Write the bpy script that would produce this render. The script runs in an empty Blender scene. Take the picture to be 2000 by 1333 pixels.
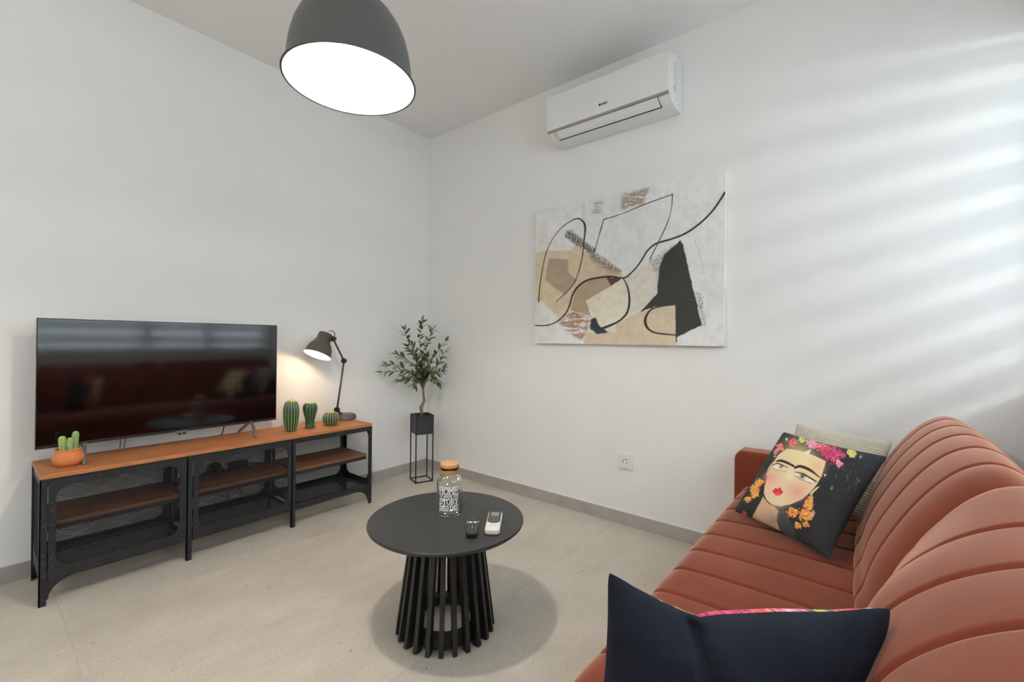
import bpy, bmesh, math, random
import numpy as np
from mathutils import Vector, Matrix

random.seed(7)
RNG = np.random.default_rng(11)
scene = bpy.context.scene
COL = scene.collection
PI = math.pi

# ------------------------------------------------------------------ camera
YAW, ROLL = 0.6814, -0.0115
CAM = Vector((-2.5427, -3.0099, 1.1181))
_d = Vector((math.cos(YAW), math.sin(YAW), 0))
_r = Vector((math.sin(YAW), -math.cos(YAW), 0))
_u = Vector((0, 0, 1))
R2 = _r * math.cos(ROLL) - _u * math.sin(ROLL)
U2 = _r * math.sin(ROLL) + _u * math.cos(ROLL)
cam_data = bpy.data.cameras.new('camera')
cam_data.sensor_width = 36.0
cam_data.lens = 865.6159 / 2000 * 36.0
cam_data.shift_y = -0.0011
cam_data.clip_start = 0.02
cam = bpy.data.objects.new('camera', cam_data)
COL.objects.link(cam)
m3 = Matrix((R2, U2, -_d)).transposed()
cam.matrix_world = Matrix.Translation(CAM) @ m3.to_4x4()
scene.camera = cam

# ------------------------------------------------------------------ view + light
vs = scene.view_settings
vs.view_transform = 'Standard'
vs.look = 'None'
vs.exposure = 0.05
vs.gamma = 1.0
vs.use_curve_mapping = False

WY = -3.5            # inner face of the window wall
XB = -5.4            # inner face of the rear wall
HC = 2.86            # ceiling height
world = bpy.data.worlds.new('sky')
scene.world = world
world.use_nodes = True
wn = world.node_tree.nodes
wl = world.node_tree.links
wn.clear()
wo = wn.new('ShaderNodeOutputWorld')
wb = wn.new('ShaderNodeBackground')
wb.inputs['Color'].default_value = (0.88, 0.95, 1.0, 1)
wb.inputs['Strength'].default_value = 4.9
wl.new(wb.outputs[0], wo.inputs[0])

def area_light(name, loc, rot_dir, sx, sy, energy, color):
    l = bpy.data.lights.new(name, 'AREA')
    l.shape = 'RECTANGLE'
    l.size, l.size_y = sx, sy
    l.energy = energy
    l.color = color
    o = bpy.data.objects.new(name, l)
    COL.objects.link(o)
    o.location = loc
    o.rotation_euler = Vector(rot_dir).to_track_quat('-Z', 'Y').to_euler()
    return o

# daylight of the bright strip of sky under the balcony above, outside the window
area_light('daylight', (-1.35, -5.15, 2.06), (0, 1, -0.45), 3.4, 0.26, 115.0, (1.0, 0.985, 0.97))

# ------------------------------------------------------------------ helpers
def S(r, g, b):
    def f(c):
        c /= 255.0
        return c / 12.92 if c <= 0.04045 else ((c + 0.055) / 1.055) ** 2.4
    return (f(r), f(g), f(b))

def mat(name, col, rough=0.5, metal=0.0, var=0.06, scale=12.0, bump=0.0, bscale=150.0,
        sheen=0.0, coat=0.0, stretch=None, spec=0.5, detail=3.0, sheen_tint=None):
    m = bpy.data.materials.new(name)
    m.use_nodes = True
    nt = m.node_tree
    b = nt.nodes['Principled BSDF']
    b.inputs['Roughness'].default_value = rough
    b.inputs['Metallic'].default_value = metal
    b.inputs['Specular IOR Level'].default_value = spec
    if sheen:
        b.inputs['Sheen Weight'].default_value = sheen
        b.inputs['Sheen Roughness'].default_value = 0.38
        b.inputs['Sheen Tint'].default_value = (*(sheen_tint or [min(1, c_ * 2.4 + .2) for c_ in col]), 1)
    if coat:
        b.inputs['Coat Weight'].default_value = coat
        b.inputs['Coat Roughness'].default_value = 0.08
    tc = nt.nodes.new('ShaderNodeTexCoord')
    src = tc.outputs['Object']
    if stretch:
        mp = nt.nodes.new('ShaderNodeMapping')
        mp.inputs['Scale'].default_value = stretch
        nt.links.new(src, mp.inputs['Vector'])
        src = mp.outputs['Vector']
    n = nt.nodes.new('ShaderNodeTexNoise')
    n.inputs['Scale'].default_value = scale
    n.inputs['Detail'].default_value = detail
    nt.links.new(src, n.inputs['Vector'])
    r = nt.nodes.new('ShaderNodeValToRGB')
    r.color_ramp.elements[0].position = 0.3
    r.color_ramp.elements[1].position = 0.7
    r.color_ramp.elements[0].color = (*[max(0, c * (1 - var)) for c in col], 1)
    r.color_ramp.elements[1].color = (*[min(1, c * (1 + var)) for c in col], 1)
    nt.links.new(n.outputs['Fac'], r.inputs['Fac'])
    nt.links.new(r.outputs['Color'], b.inputs['Base Color'])
    if bump:
        n2 = nt.nodes.new('ShaderNodeTexNoise')
        n2.inputs['Scale'].default_value = bscale
        n2.inputs['Detail'].default_value = 2
        nt.links.new(src, n2.inputs['Vector'])
        bp = nt.nodes.new('ShaderNodeBump')
        bp.inputs['Strength'].default_value = bump
        bp.inputs['Distance'].default_value = 0.004
        nt.links.new(n2.outputs['Fac'], bp.inputs['Height'])
        nt.links.new(bp.outputs['Normal'], b.inputs['Normal'])
    return m

def vcol_mat(name, rough=0.7, bump=0.15, bscale=400.0, sheen=0.0, coat=0.0):
    m = bpy.data.materials.new(name)
    m.use_nodes = True
    nt = m.node_tree
    b = nt.nodes['Principled BSDF']
    b.inputs['Roughness'].default_value = rough
    b.inputs['Sheen Weight'].default_value = sheen
    b.inputs['Coat Weight'].default_value = coat
    b.inputs['Coat Roughness'].default_value = 0.1
    a = nt.nodes.new('ShaderNodeVertexColor')
    a.layer_name = 'Col'
    nt.links.new(a.outputs['Color'], b.inputs['Base Color'])
    tc = nt.nodes.new('ShaderNodeTexCoord')
    n2 = nt.nodes.new('ShaderNodeTexNoise')
    n2.inputs['Scale'].default_value = bscale
    nt.links.new(tc.outputs['Object'], n2.inputs['Vector'])
    bp = nt.nodes.new('ShaderNodeBump')
    bp.inputs['Strength'].default_value = bump
    bp.inputs['Distance'].default_value = 0.003
    nt.links.new(n2.outputs['Fac'], bp.inputs['Height'])
    nt.links.new(bp.outputs['Normal'], b.inputs['Normal'])
    return m

def emit_mat(name, col, strength):
    m = bpy.data.materials.new(name)
    m.use_nodes = True
    b = m.node_tree.nodes['Principled BSDF']
    b.inputs['Base Color'].default_value = (*col, 1)
    b.inputs['Emission Color'].default_value = (*col, 1)
    b.inputs['Emission Strength'].default_value = strength
    return m

def glass_mat(name, tint, rough=0.0, ior=1.45):
    m = bpy.data.materials.new(name)
    m.use_nodes = True
    b = m.node_tree.nodes['Principled BSDF']
    b.inputs['Base Color'].default_value = (*tint, 1)
    b.inputs['Roughness'].default_value = rough
    b.inputs['IOR'].default_value = ior
    b.inputs['Transmission Weight'].default_value = 1.0
    return m

def thin_glass_mat(name, refl=0.08):
    m = bpy.data.materials.new(name)
    m.use_nodes = True
    nt = m.node_tree
    nt.nodes.clear()
    o = nt.nodes.new('ShaderNodeOutputMaterial')
    mx = nt.nodes.new('ShaderNodeMixShader')
    t = nt.nodes.new('ShaderNodeBsdfTransparent')
    t.inputs['Color'].default_value = (0.95, 0.97, 0.97, 1)
    g = nt.nodes.new('ShaderNodeBsdfGlossy')
    g.inputs['Roughness'].default_value = 0.02
    mx.inputs[0].default_value = refl
    nt.links.new(t.outputs[0], mx.inputs[1])
    nt.links.new(g.outputs[0], mx.inputs[2])
    nt.links.new(mx.outputs[0], o.inputs[0])
    return m

class MB:
    """collects shapes into one mesh"""
    def __init__(s):
        s.v, s.f = [], []
    def add(s, verts, faces):
        o = len(s.v)
        s.v += [tuple(p) for p in verts]
        s.f += [tuple(i + o for i in f) for f in faces]
        return s
    def box(s, c, size, rot=None):
        x, y, z = [a / 2 for a in size]
        P = [Vector((sx * x, sy * y, sz * z)) for sx in (-1, 1) for sy in (-1, 1) for sz in (-1, 1)]
        if rot is not None:
            P = [rot @ p for p in P]
        P = [p + Vector(c) for p in P]
        return s.add(P, [(0, 1, 3, 2), (4, 6, 7, 5), (0, 4, 5, 1), (2, 3, 7, 6), (0, 2, 6, 4), (1, 5, 7, 3)])
    def bx(s, x0, x1, y0, y1, z0, z1):
        return s.box(((x0 + x1) / 2, (y0 + y1) / 2, (z0 + z1) / 2), (x1 - x0, y1 - y0, z1 - z0))
    def bar(s, a, b, w, t=None, up=(0, 0, 1)):
        a, b = Vector(a), Vector(b)
        t = t or w
        d = (b - a)
        L = d.length
        d.normalize()
        u = Vector(up)
        if abs(d.dot(u)) > 0.99:
            u = Vector((1, 0, 0))
        x = d.cross(u).normalized()
        y = x.cross(d).normalized()
        R = Matrix((x, y, d)).transposed()
        return s.box((a + b) / 2, (w, t, L), R)
    def tube(s, pts, rad, seg=8, cap=True, closed=False):
        pts = [Vector(p) for p in pts]
        n = len(pts)
        if not hasattr(rad, '__len__'):
            rad = [rad] * n
        rings = []
        prev = None
        for i in range(n):
            a = pts[(i - 1) % n] if (closed or i > 0) else pts[i]
            b = pts[(i + 1) % n] if (closed or i < n - 1) else pts[i]
            d = (b - a).normalized()
            if prev is None:
                u = Vector((0, 0, 1)) if abs(d.z) < 0.9 else Vector((1, 0, 0))
                x = d.cross(u).normalized()
            else:
                x = (prev - d * prev.dot(d)).normalized()
            prev = x
            y = d.cross(x)
            rings.append([pts[i] + (x * math.cos(2 * PI * k / seg) + y * math.sin(2 * PI * k / seg)) * rad[i] for k in range(seg)])
        V = [p for r in rings for p in r]
        F = []
        for i in range(n if closed else n - 1):
            j = (i + 1) % n
            for k in range(seg):
                l = (k + 1) % seg
                F.append((i * seg + k, i * seg + l, j * seg + l, j * seg + k))
        if cap and not closed:
            F.append(tuple(range(seg))[::-1])
            F.append(tuple((n - 1) * seg + k for k in range(seg)))
        return s.add(V, F)
    def lathe(s, prof, seg=32, c=(0, 0, 0), M=None, mod=None):
        """prof: list of (r, z); closed at r == 0"""
        V, F, idx = [], [], []
        for r, z in prof:
            if r <= 1e-6:
                idx.append([len(V)])
                V.append(Vector((0, 0, z)))
            else:
                row = []
                for k in range(seg):
                    a = 2 * PI * k / seg
                    rr = r * (mod(a, z) if mod else 1)
                    row.append(len(V))
                    V.append(Vector((rr * math.cos(a), rr * math.sin(a), z)))
                idx.append(row)
        for A, B in zip(idx[:-1], idx[1:]):
            for k in range(seg):
                l = (k + 1) % seg
                if len(A) == 1 and len(B) == 1:
                    break
                if len(A) == 1:
                    F.append((A[0], B[l], B[k]))
                elif len(B) == 1:
                    F.append((A[k], A[l], B[0]))
                else:
                    F.append((A[k], A[l], B[l], B[k]))
        if M is not None:
            V = [M @ v for v in V]
        V = [v + Vector(c) for v in V]
        return s.add(V, F)
    def sphere(s, c, r, seg=12, rings=8, sc=(1, 1, 1)):
        prof = [(r * math.sin(PI * i / rings), -r * math.cos(PI * i / rings)) for i in range(rings + 1)]
        prof[0] = (0, -r)
        prof[-1] = (0, r)
        M = Matrix.Diagonal(Vector(sc))
        return s.lathe(prof, seg, c, M)
    def prism(s, poly, axis, a0, a1):
        """poly: 2-D outline in the other two axes (order x,y,z without axis)"""
        def put(p, a):
            q = list(p)
            q.insert(axis, a)
            return q
        n = len(poly)
        V = [put(p, a0) for p in poly] + [put(p, a1) for p in poly]
        F = [tuple(range(n))[::-1], tuple(range(n, 2 * n))]
        F += [(i, (i + 1) % n, n + (i + 1) % n, n + i) for i in range(n)]
        return s.add(V, F)
    def build(s, name, m, parent=None, smooth=False, bevel=0, seg=2, fix=True):
        me = bpy.data.meshes.new(name)
        me.from_pydata(s.v, [], s.f)
        me.update()
        if fix:
            bm = bmesh.new()
            bm.from_mesh(me)
            bmesh.ops.recalc_face_normals(bm, faces=bm.faces)
            bm.to_mesh(me)
            bm.free()
        me.materials.append(m)
        if smooth:
            me.polygons.foreach_set('use_smooth', [True] * len(me.polygons))
        o = bpy.data.objects.new(name, me)
        COL.objects.link(o)
        if parent is not None:
            o.parent = parent
        if bevel:
            b = o.modifiers.new('bevel', 'BEVEL')
            b.width = bevel
            b.segments = seg
            b.limit_method = 'ANGLE'
            b.angle_limit = 0.7
            if smooth is None or smooth is False:
                me.polygons.foreach_set('use_smooth', [True] * len(me.polygons))
            w = o.modifiers.new('wn', 'WEIGHTED_NORMAL')
            w.keep_sharp = False
        elif smooth == 'auto':
            pass
        return o

def grid_obj(name, X, Y, Z, m, parent=None, colors=None, wrap_v=False, wrap_u=False):
    """smooth surface from 2-D arrays (rows, cols)"""
    nu, nv = X.shape
    me = bpy.data.meshes.new(name)
    co = np.stack([X, Y, Z], -1).reshape(-1, 3)
    iu = np.arange(nu if wrap_u else nu - 1)
    iv = np.arange(nv if wrap_v else nv - 1)
    A, B = np.meshgrid(iu, iv, indexing='ij')
    A2, B2 = (A + 1) % nu, (B + 1) % nv
    q = np.stack([A * nv + B, A2 * nv + B, A2 * nv + B2, A * nv + B2], -1).reshape(-1, 4)
    me.vertices.add(len(co))
    me.vertices.foreach_set('co', co.astype(np.float32).ravel())
    me.loops.add(q.size)
    me.loops.foreach_set('vertex_index', q.astype(np.int32).ravel())
    me.polygons.add(len(q))
    me.polygons.foreach_set('loop_start', np.arange(0, q.size, 4, dtype=np.int32))
    me.polygons.foreach_set('loop_total', np.full(len(q), 4, dtype=np.int32))
    me.polygons.foreach_set('use_smooth', np.ones(len(q), dtype=bool))
    me.update(calc_edges=True)
    me.validate()
    if colors is not None:
        at = me.color_attributes.new('Col', 'FLOAT_COLOR', 'POINT')
        c = np.concatenate([colors.reshape(-1, 3), np.ones((len(co), 1))], 1)
        at.data.foreach_set('color', c.astype(np.float32).ravel())
    me.materials.append(m)
    o = bpy.data.objects.new(name, me)
    COL.objects.link(o)
    if parent is not None:
        o.parent = parent
    return o

def thing(name, label, cat, loc=(0, 0, 0), rotz=0, group=None):
    o = bpy.data.objects.new(name, None)
    o.empty_display_size = 0.05
    COL.objects.link(o)
    o.location = loc
    o.rotation_euler = (0, 0, rotz)
    tag(o, label, cat, group)
    return o

def tag(o, label, cat, group=None):
    o['label'] = label
    o['category'] = cat
    if group:
        o['group'] = group
    return o

def struct(o, label, cat):
    o['kind'] = 'structure'
    o['label'] = label
    o['category'] = cat
    return o

def rrect(x0, x1, z0, z1, r, n=6):
    P = []
    for cx, cz, a0 in ((x1 - r, z1 - r, 0), (x0 + r, z1 - r, 90), (x0 + r, z0 + r, 180), (x1 - r, z0 + r, 270)):
        for k in range(n + 1):
            a = math.radians(a0 + 90 * k / n)
            P.append((cx + r * math.cos(a), cz + r * math.sin(a)))
    return P

def plate(name, outer, holes, axis, a0, a1, m, parent, bevel=0):
    """flat plate with holes, extruded along an axis"""
    bm = bmesh.new()
    def put(p):
        q = list(p)
        q.insert(axis, a0)
        return q
    es = []
    for loop in [outer] + holes:
        vs_ = [bm.verts.new(put(p)) for p in loop]
        es += [bm.edges.new((vs_[i], vs_[(i + 1) % len(vs_)])) for i in range(len(vs_))]
    bmesh.ops.triangle_fill(bm, use_beauty=True, use_dissolve=False, edges=es)
    g = bmesh.ops.extrude_face_region(bm, geom=bm.faces[:])
    t = [0, 0, 0]
    t[axis] = a1 - a0
    bmesh.ops.translate(bm, verts=[v for v in g['geom'] if isinstance(v, bmesh.types.BMVert)], vec=t)
    bmesh.ops.recalc_face_normals(bm, faces=bm.faces)
    me = bpy.data.meshes.new(name)
    bm.to_mesh(me)
    bm.free()
    me.materials.append(m)
    o = bpy.data.objects.new(name, me)
    COL.objects.link(o)
    o.parent = parent
    return o

def smoothstep(a, b, x):
    t = np.clip((x - a) / (b - a), 0, 1)
    return t * t * (3 - 2 * t)

def vnoise(x, y, seed=0):
    """value noise on arrays"""
    r = np.random.default_rng(seed).random((128, 128))
    xi, yi = np.floor(x).astype(int), np.floor(y).astype(int)
    fx, fy = x - xi, y - yi
    fx, fy = fx * fx * (3 - 2 * fx), fy * fy * (3 - 2 * fy)
    g = lambda i, j: r[i % 128, j % 128]
    return (g(xi, yi) * (1 - fx) + g(xi + 1, yi) * fx) * (1 - fy) + (g(xi, yi + 1) * (1 - fx) + g(xi + 1, yi + 1) * fx) * fy

def fbm(x, y, seed=0, o=4):
    s, a, t = 0, 0.5, 0
    for k in range(o):
        s = s + a * vnoise(x * 2 ** k, y * 2 ** k, seed + k)
        t += a
        a *= 0.5
    return s / t

def sd_poly(px, py, P):
    P = np.array(P, float)
    d = np.full(px.shape, 1e18)
    s = np.ones(px.shape)
    n = len(P)
    for i in range(n):
        j = (i - 1) % n
        ex, ey = P[j] - P[i]
        wx, wy = px - P[i, 0], py - P[i, 1]
        t = np.clip((wx * ex + wy * ey) / (ex * ex + ey * ey + 1e-12), 0, 1)
        bx, by = wx - ex * t, wy - ey * t
        d = np.minimum(d, bx * bx + by * by)
        c1, c2, c3 = py >= P[i, 1], py < P[j, 1], ex * wy > ey * wx
        flip = (c1 & c2 & c3) | (~c1 & ~c2 & ~c3)
        s = np.where(flip, -s, s)
    return s * np.sqrt(d)

def sd_line(px, py, P, W):
    """distance to a polyline minus a width that varies from point to point"""
    P = catmull(P)
    n = len(P)
    Wd = np.interp(np.linspace(0, 1, n), np.linspace(0, 1, len(W)), W) if hasattr(W, '__len__') else np.full(n, W)
    d = np.full(px.shape, 1e9)
    for i in range(n - 1):
        ex, ey = P[i + 1] - P[i]
        wx, wy = px - P[i, 0], py - P[i, 1]
        t = np.clip((wx * ex + wy * ey) / (ex * ex + ey * ey + 1e-12), 0, 1)
        d = np.minimum(d, np.hypot(wx - ex * t, wy - ey * t) - (Wd[i] + (Wd[i + 1] - Wd[i]) * t) / 2)
    return d

def catmull(P, k=5):
    P = np.array(P, float)
    if len(P) < 3:
        return P
    Q = np.vstack([2 * P[0] - P[1], P, 2 * P[-1] - P[-2]])
    out = []
    for i in range(1, len(Q) - 2):
        for t in np.linspace(0, 1, k, endpoint=False):
            a, b, c, d = Q[i - 1], Q[i], Q[i + 1], Q[i + 2]
            out.append(0.5 * (2 * b + (c - a) * t + (2 * a - 5 * b + 4 * c - d) * t * t + (3 * b - a - 3 * c + d) * t ** 3))
    out.append(P[-1])
    return np.array(out)

def homography(src, dst):
    A = []
    for (x, y), (u, v) in zip(src, dst):
        A.append([x, y, 1, 0, 0, 0, -u * x, -u * y, -u])
        A.append([0, 0, 0, x, y, 1, -v * x, -v * y, -v])
    return np.linalg.svd(np.array(A, float))[2][-1].reshape(3, 3)

def hmap(H, x, y):
    w = H[2, 0] * x + H[2, 1] * y + H[2, 2]
    return (H[0, 0] * x + H[0, 1] * y + H[0, 2]) / w, (H[1, 0] * x + H[1, 1] * y + H[1, 2]) / w

def blend(img, mask, col):
    img[:] = img * (1 - mask[..., None]) + np.array(col) * mask[..., None]

# ------------------------------------------------------------------ materials
WALL = mat('wall_paint', (0.855, 0.848, 0.828), 0.75, var=0.012, scale=3, bump=0.12, bscale=90, spec=0.25)
CEIL = mat('ceiling_paint', (0.87, 0.86, 0.84), 0.85, var=0.01, scale=2, spec=0.2)
BASE = mat('baseboard_stone', S(172, 166, 160), 0.55, var=0.10, scale=9, bump=0.1)
CAULK = mat('caulk', (0.80, 0.79, 0.77), 0.6, var=0.02)
GROUT = mat('grout', S(205, 198, 188), 0.8, var=0.04)
BLACK = mat('black_metal', S(38, 40, 43), 0.42, metal=0.25, var=0.10, scale=30)
MESHM = mat('black_mesh', S(44, 46, 50), 0.4, metal=0.4, var=0.05)
WOOD = mat('oiled_wood', S(176, 112, 66), 0.5, var=0.20, scale=7, stretch=(1.2, 16, 16), detail=5)
SHELF = mat('shelf_wood', S(118, 76, 52), 0.5, var=0.15, scale=7, stretch=(1.2, 16, 16), detail=5)
TABLE = mat('black_lacquer', S(45, 45, 44), 0.38, var=0.04, scale=40)
SLAT = mat('black_stain', S(33, 33, 33), 0.42, var=0.10, scale=20, stretch=(4, 4, 1))
GREYLAMP = mat('dark_grey_enamel', S(80, 81, 79), 0.38, var=0.04, scale=8)
BRONZE = mat('grey_brown_enamel', S(84, 76, 70), 0.42, var=0.05, scale=8)
INNER = mat('white_enamel', (0.86, 0.85, 0.83), 0.5, var=0.01)
PLASTIC = mat('white_plastic', (0.80, 0.80, 0.79), 0.32, var=0.01)
PLASTIC2 = mat('cream_plastic', S(226, 222, 212), 0.4, var=0.01)
DARK = mat('dark_plastic', S(26, 26, 28), 0.35, var=0.06)
GAP = mat('dark_gap', S(45, 42, 38), 0.7, var=0.05)
SILVER = mat('silver_strip', S(165, 160, 152), 0.32, metal=0.7, var=0.03)
CHROME = mat('brushed_steel', S(150, 148, 145), 0.3, metal=0.9, var=0.05)
VELVET = mat('terracotta_velvet', S(120, 56, 37), 0.75, var=0.13, scale=6, bump=0.03, bscale=500, sheen=1.0, spec=0.15, detail=6, sheen_tint=(1.0, 0.60, 0.46))
LEGW = mat('dark_leg', S(40, 32, 28), 0.5, var=0.1)
NAVY = mat('navy_fabric', S(35, 39, 49), 0.85, var=0.14, scale=14, bump=0.25, bscale=700, sheen=0.12, spec=0.15)
RIBF = mat('beige_corduroy', S(196, 188, 170), 0.9, var=0.07, scale=40, bump=0.25, bscale=600, sheen=0.2, spec=0.1)
TERRA = mat('terracotta_clay', S(214, 128, 74), 0.7, var=0.06, scale=14)
STEMG = mat('cactus_green', S(150, 172, 108), 0.7, var=0.18, scale=60)
LEAF = mat('olive_leaf', S(72, 96, 56), 0.5, var=0.3, scale=16)
LEAF2 = mat('olive_leaf_pale', S(128, 142, 100), 0.55, var=0.2, scale=16)
BARK = mat('bark', S(120, 104, 82), 0.8, var=0.3, scale=40, bump=0.4, bscale=60)
OLIVE = mat('olive_fruit', S(42, 42, 40), 0.35, var=0.15)
SOIL = mat('soil', S(50, 42, 36), 0.95, var=0.3, scale=70, bump=0.5, bscale=120)
ZINC = mat('black_planter', S(50, 54, 60), 0.45, metal=0.2, var=0.12, scale=12)
CORK = mat('cork', S(206, 148, 92), 0.8, var=0.16, scale=130, bump=0.2, bscale=160)
TWINE = mat('twine', S(176, 134, 84), 0.9, var=0.25, scale=240, bump=0.3)
PRINT = mat('white_print', (0.82, 0.83, 0.84), 0.6, var=0.02)
PRINTG = mat('grey_print', S(70, 72, 76), 0.6, var=0.02)
LCD = mat('lcd_grey', S(138, 142, 132), 0.3, var=0.03)
GLASS = glass_mat('jar_glass', (0.97, 0.985, 0.98))
PANE = thin_glass_mat('window_glass')
LED = emit_mat('led', (1.0, 0.95, 0.85), 6.0)
BULB_P = emit_mat('pendant_bulb', (1.0, 0.95, 0.88), 40.0)
BULB_D = emit_mat('desk_bulb', (1.0, 0.80, 0.58), 14.0)
FRAMEW = mat('white_window_frame', (0.8, 0.8, 0.8), 0.4, var=0.01)
SLATW = mat('shutter_slat', S(190, 194, 196), 0.5, var=0.03)
CABLE = mat('black_cable', S(24, 24, 25), 0.5, var=0.05)
CABLEW = mat('grey_cable', S(150, 138, 134), 0.5, var=0.05)
SCREEN = mat('tv_screen', S(6, 6, 7), 0.07, var=0.02, spec=0.95)

def floor_material():
    m = bpy.data.materials.new('stone_tile')
    m.use_nodes = True
    nt = m.node_tree
    N, L = nt.nodes, nt.links
    b = N['Principled BSDF']
    tc = N.new('ShaderNodeTexCoord')
    info = N.new('ShaderNodeObjectInfo')
    off = N.new('ShaderNodeVectorMath')
    off.operation = 'MULTIPLY_ADD'
    cmb = N.new('ShaderNodeCombineXYZ')
    L.new(info.outputs['Random'], cmb.inputs[0])
    L.new(info.outputs['Random'], cmb.inputs[1])
    L.new(cmb.outputs[0], off.inputs[0])
    off.inputs[1].default_value = (31, 17, 0)
    L.new(tc.outputs['Object'], off.inputs[2])
    V = off.outputs[0]
    def noise(scale, detail, rough=0.55, vec=V):
        n = N.new('ShaderNodeTexNoise')
        n.inputs['Scale'].default_value = scale
        n.inputs['Detail'].default_value = detail
        n.inputs['Roughness'].default_value = rough
        L.new(vec, n.inputs['Vector'])
        return n.outputs['Fac']
    mp = N.new('ShaderNodeMapping')
    mp.inputs['Scale'].default_value = (1.0, 1.5, 1)
    L.new(V, mp.inputs['Vector'])
    r1 = N.new('ShaderNodeValToRGB')
    r1.color_ramp.elements[0].position = 0.3
    r1.color_ramp.elements[1].position = 0.72
    r1.color_ramp.elements[0].color = (*S(193, 184, 171), 1)
    r1.color_ramp.elements[1].color = (*S(212, 203, 190), 1)
    L.new(noise(3.2, 8, 0.6, mp.outputs[0]), r1.inputs['Fac'])
    # fine grain
    r2 = N.new('ShaderNodeValToRGB')
    r2.color_ramp.elements[0].position = 0.35
    r2.color_ramp.elements[1].position = 0.65
    r2.color_ramp.elements[0].color = (0.90, 0.90, 0.90, 1)
    r2.color_ramp.elements[1].color = (1.06, 1.06, 1.06, 1)
    L.new(noise(85, 5, 0.7), r2.inputs['Fac'])
    mul = N.new('ShaderNodeMix')
    mul.data_type = 'RGBA'
    mul.blend_type = 'MULTIPLY'
    mul.inputs['Factor'].default_value = 1
    L.new(r1.outputs[0], mul.inputs['A'])
    L.new(r2.outputs[0], mul.inputs['B'])
    # pits
    vo = N.new('ShaderNodeTexVoronoi')
    vo.inputs['Scale'].default_value = 15
    mp2 = N.new('ShaderNodeMapping')
    mp2.inputs['Scale'].default_value = (0.8, 1.35, 1)
    L.new(V, mp2.inputs['Vector'])
    L.new(mp2.outputs[0], vo.inputs['Vector'])
    thr = N.new('ShaderNodeMath')
    thr.operation = 'MULTIPLY'
    L.new(noise(7, 2), thr.inputs[0])
    thr.inputs[1].default_value = 0.125
    lt = N.new('ShaderNodeMath')
    lt.operation = 'LESS_THAN'
    L.new(vo.outputs['Distance'], lt.inputs[0])
    L.new(thr.outputs[0], lt.inputs[1])
    gate = N.new('ShaderNodeMath')
    gate.operation = 'GREATER_THAN'
    sep = N.new('ShaderNodeSeparateColor')
    L.new(vo.outputs['Color'], sep.inputs[0])
    L.new(sep.outputs[0], gate.inputs[0])
    gate.inputs[1].default_value = 0.72
    pit = N.new('ShaderNodeMath')
    pit.operation = 'MULTIPLY'
    L.new(lt.outputs[0], pit.inputs[0])
    L.new(gate.outputs[0], pit.inputs[1])
    mx = N.new('ShaderNodeMix')
    mx.data_type = 'RGBA'
    L.new(pit.outputs[0], mx.inputs['Factor'])
    L.new(mul.outputs['Result'], mx.inputs['A'])
    mx.inputs['B'].default_value = (*S(138, 128, 116), 1)
    L.new(mx.outputs['Result'], b.inputs['Base Color'])
    b.inputs['Roughness'].default_value = 0.5
    b.inputs['Specular IOR Level'].default_value = 0.4
    bp = N.new('ShaderNodeBump')
    bp.inputs['Strength'].default_value = 0.12
    bp.inputs['Distance'].default_value = 0.003
    L.new(noise(60, 4), bp.inputs['Height'])
    L.new(bp.outputs[0], b.inputs['Normal'])
    return m
TILE = floor_material()

# ------------------------------------------------------------------ the room
fl = MB().bx(XB - 0.3, 0.3, WY - 0.35, 0.3, -0.25, -0.0015).build('floor', GROUT)
struct(fl, 'pale beige grey stone tile floor with tiny pits', 'floor')
gx = [XB] + [x for x in (-4.694, -2.294) if x > XB] + [0.0]
gy = [WY] + [-0.6 * k for k in range(5, 0, -1)] + [0.0]
for i in range(len(gx) - 1):
    for j in range(len(gy) - 1):
        x0, x1, y0, y1 = gx[i], gx[i + 1], gy[j], gy[j + 1]
        t = MB().bx(x0 + 0.0017, x1 - 0.0017, y0 + 0.0003, y1 - 0.0003, -0.012, 0.0).build('floor_tile', TILE, fl)

c = MB().bx(XB - 0.3, 0.3, WY - 0.35, 0.3, HC, HC + 0.2).build('ceiling', CEIL)
struct(c, 'plain off white ceiling', 'ceiling')
w = MB().bx(XB - 0.3, 0.3, 0.0, 0.3, -0.2, HC + 0.1).build('wall_left', WALL)
struct(w, 'plain off white wall behind the television', 'wall')
w = MB().bx(0.0, 0.3, WY - 0.35, 0.0, -0.2, HC + 0.1).build('wall_right', WALL)
struct(w, 'off white wall with the painting and air conditioner', 'wall')
w = MB().bx(XB - 0.3, XB, WY - 0.35, 0.0, -0.2, HC + 0.1).build('wall_back', WALL)
struct(w, 'plain white wall behind the viewer', 'wall')
# window wall with an opening
WX0, WX1, WZ0, WZ1 = -2.45, -0.03, 0.935, 2.40
DX0, DX1 = -4.75, -3.75      # balcony door added out of view for extra daylight
w = plate('wall_window', [(XB, -0.2), (0.0, -0.2), (0.0, HC + 0.1), (XB, HC + 0.1)],
          [[(WX0, WZ0), (WX1, WZ0), (WX1, WZ1), (WX0, WZ1)], [(DX0, 0.02), (DX1, 0.02), (DX1, WZ1), (DX0, WZ1)]], 1, WY, WY - 0.28, WALL, None)
struct(w, 'white wall with the wide window behind the sofa', 'wall')

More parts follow.
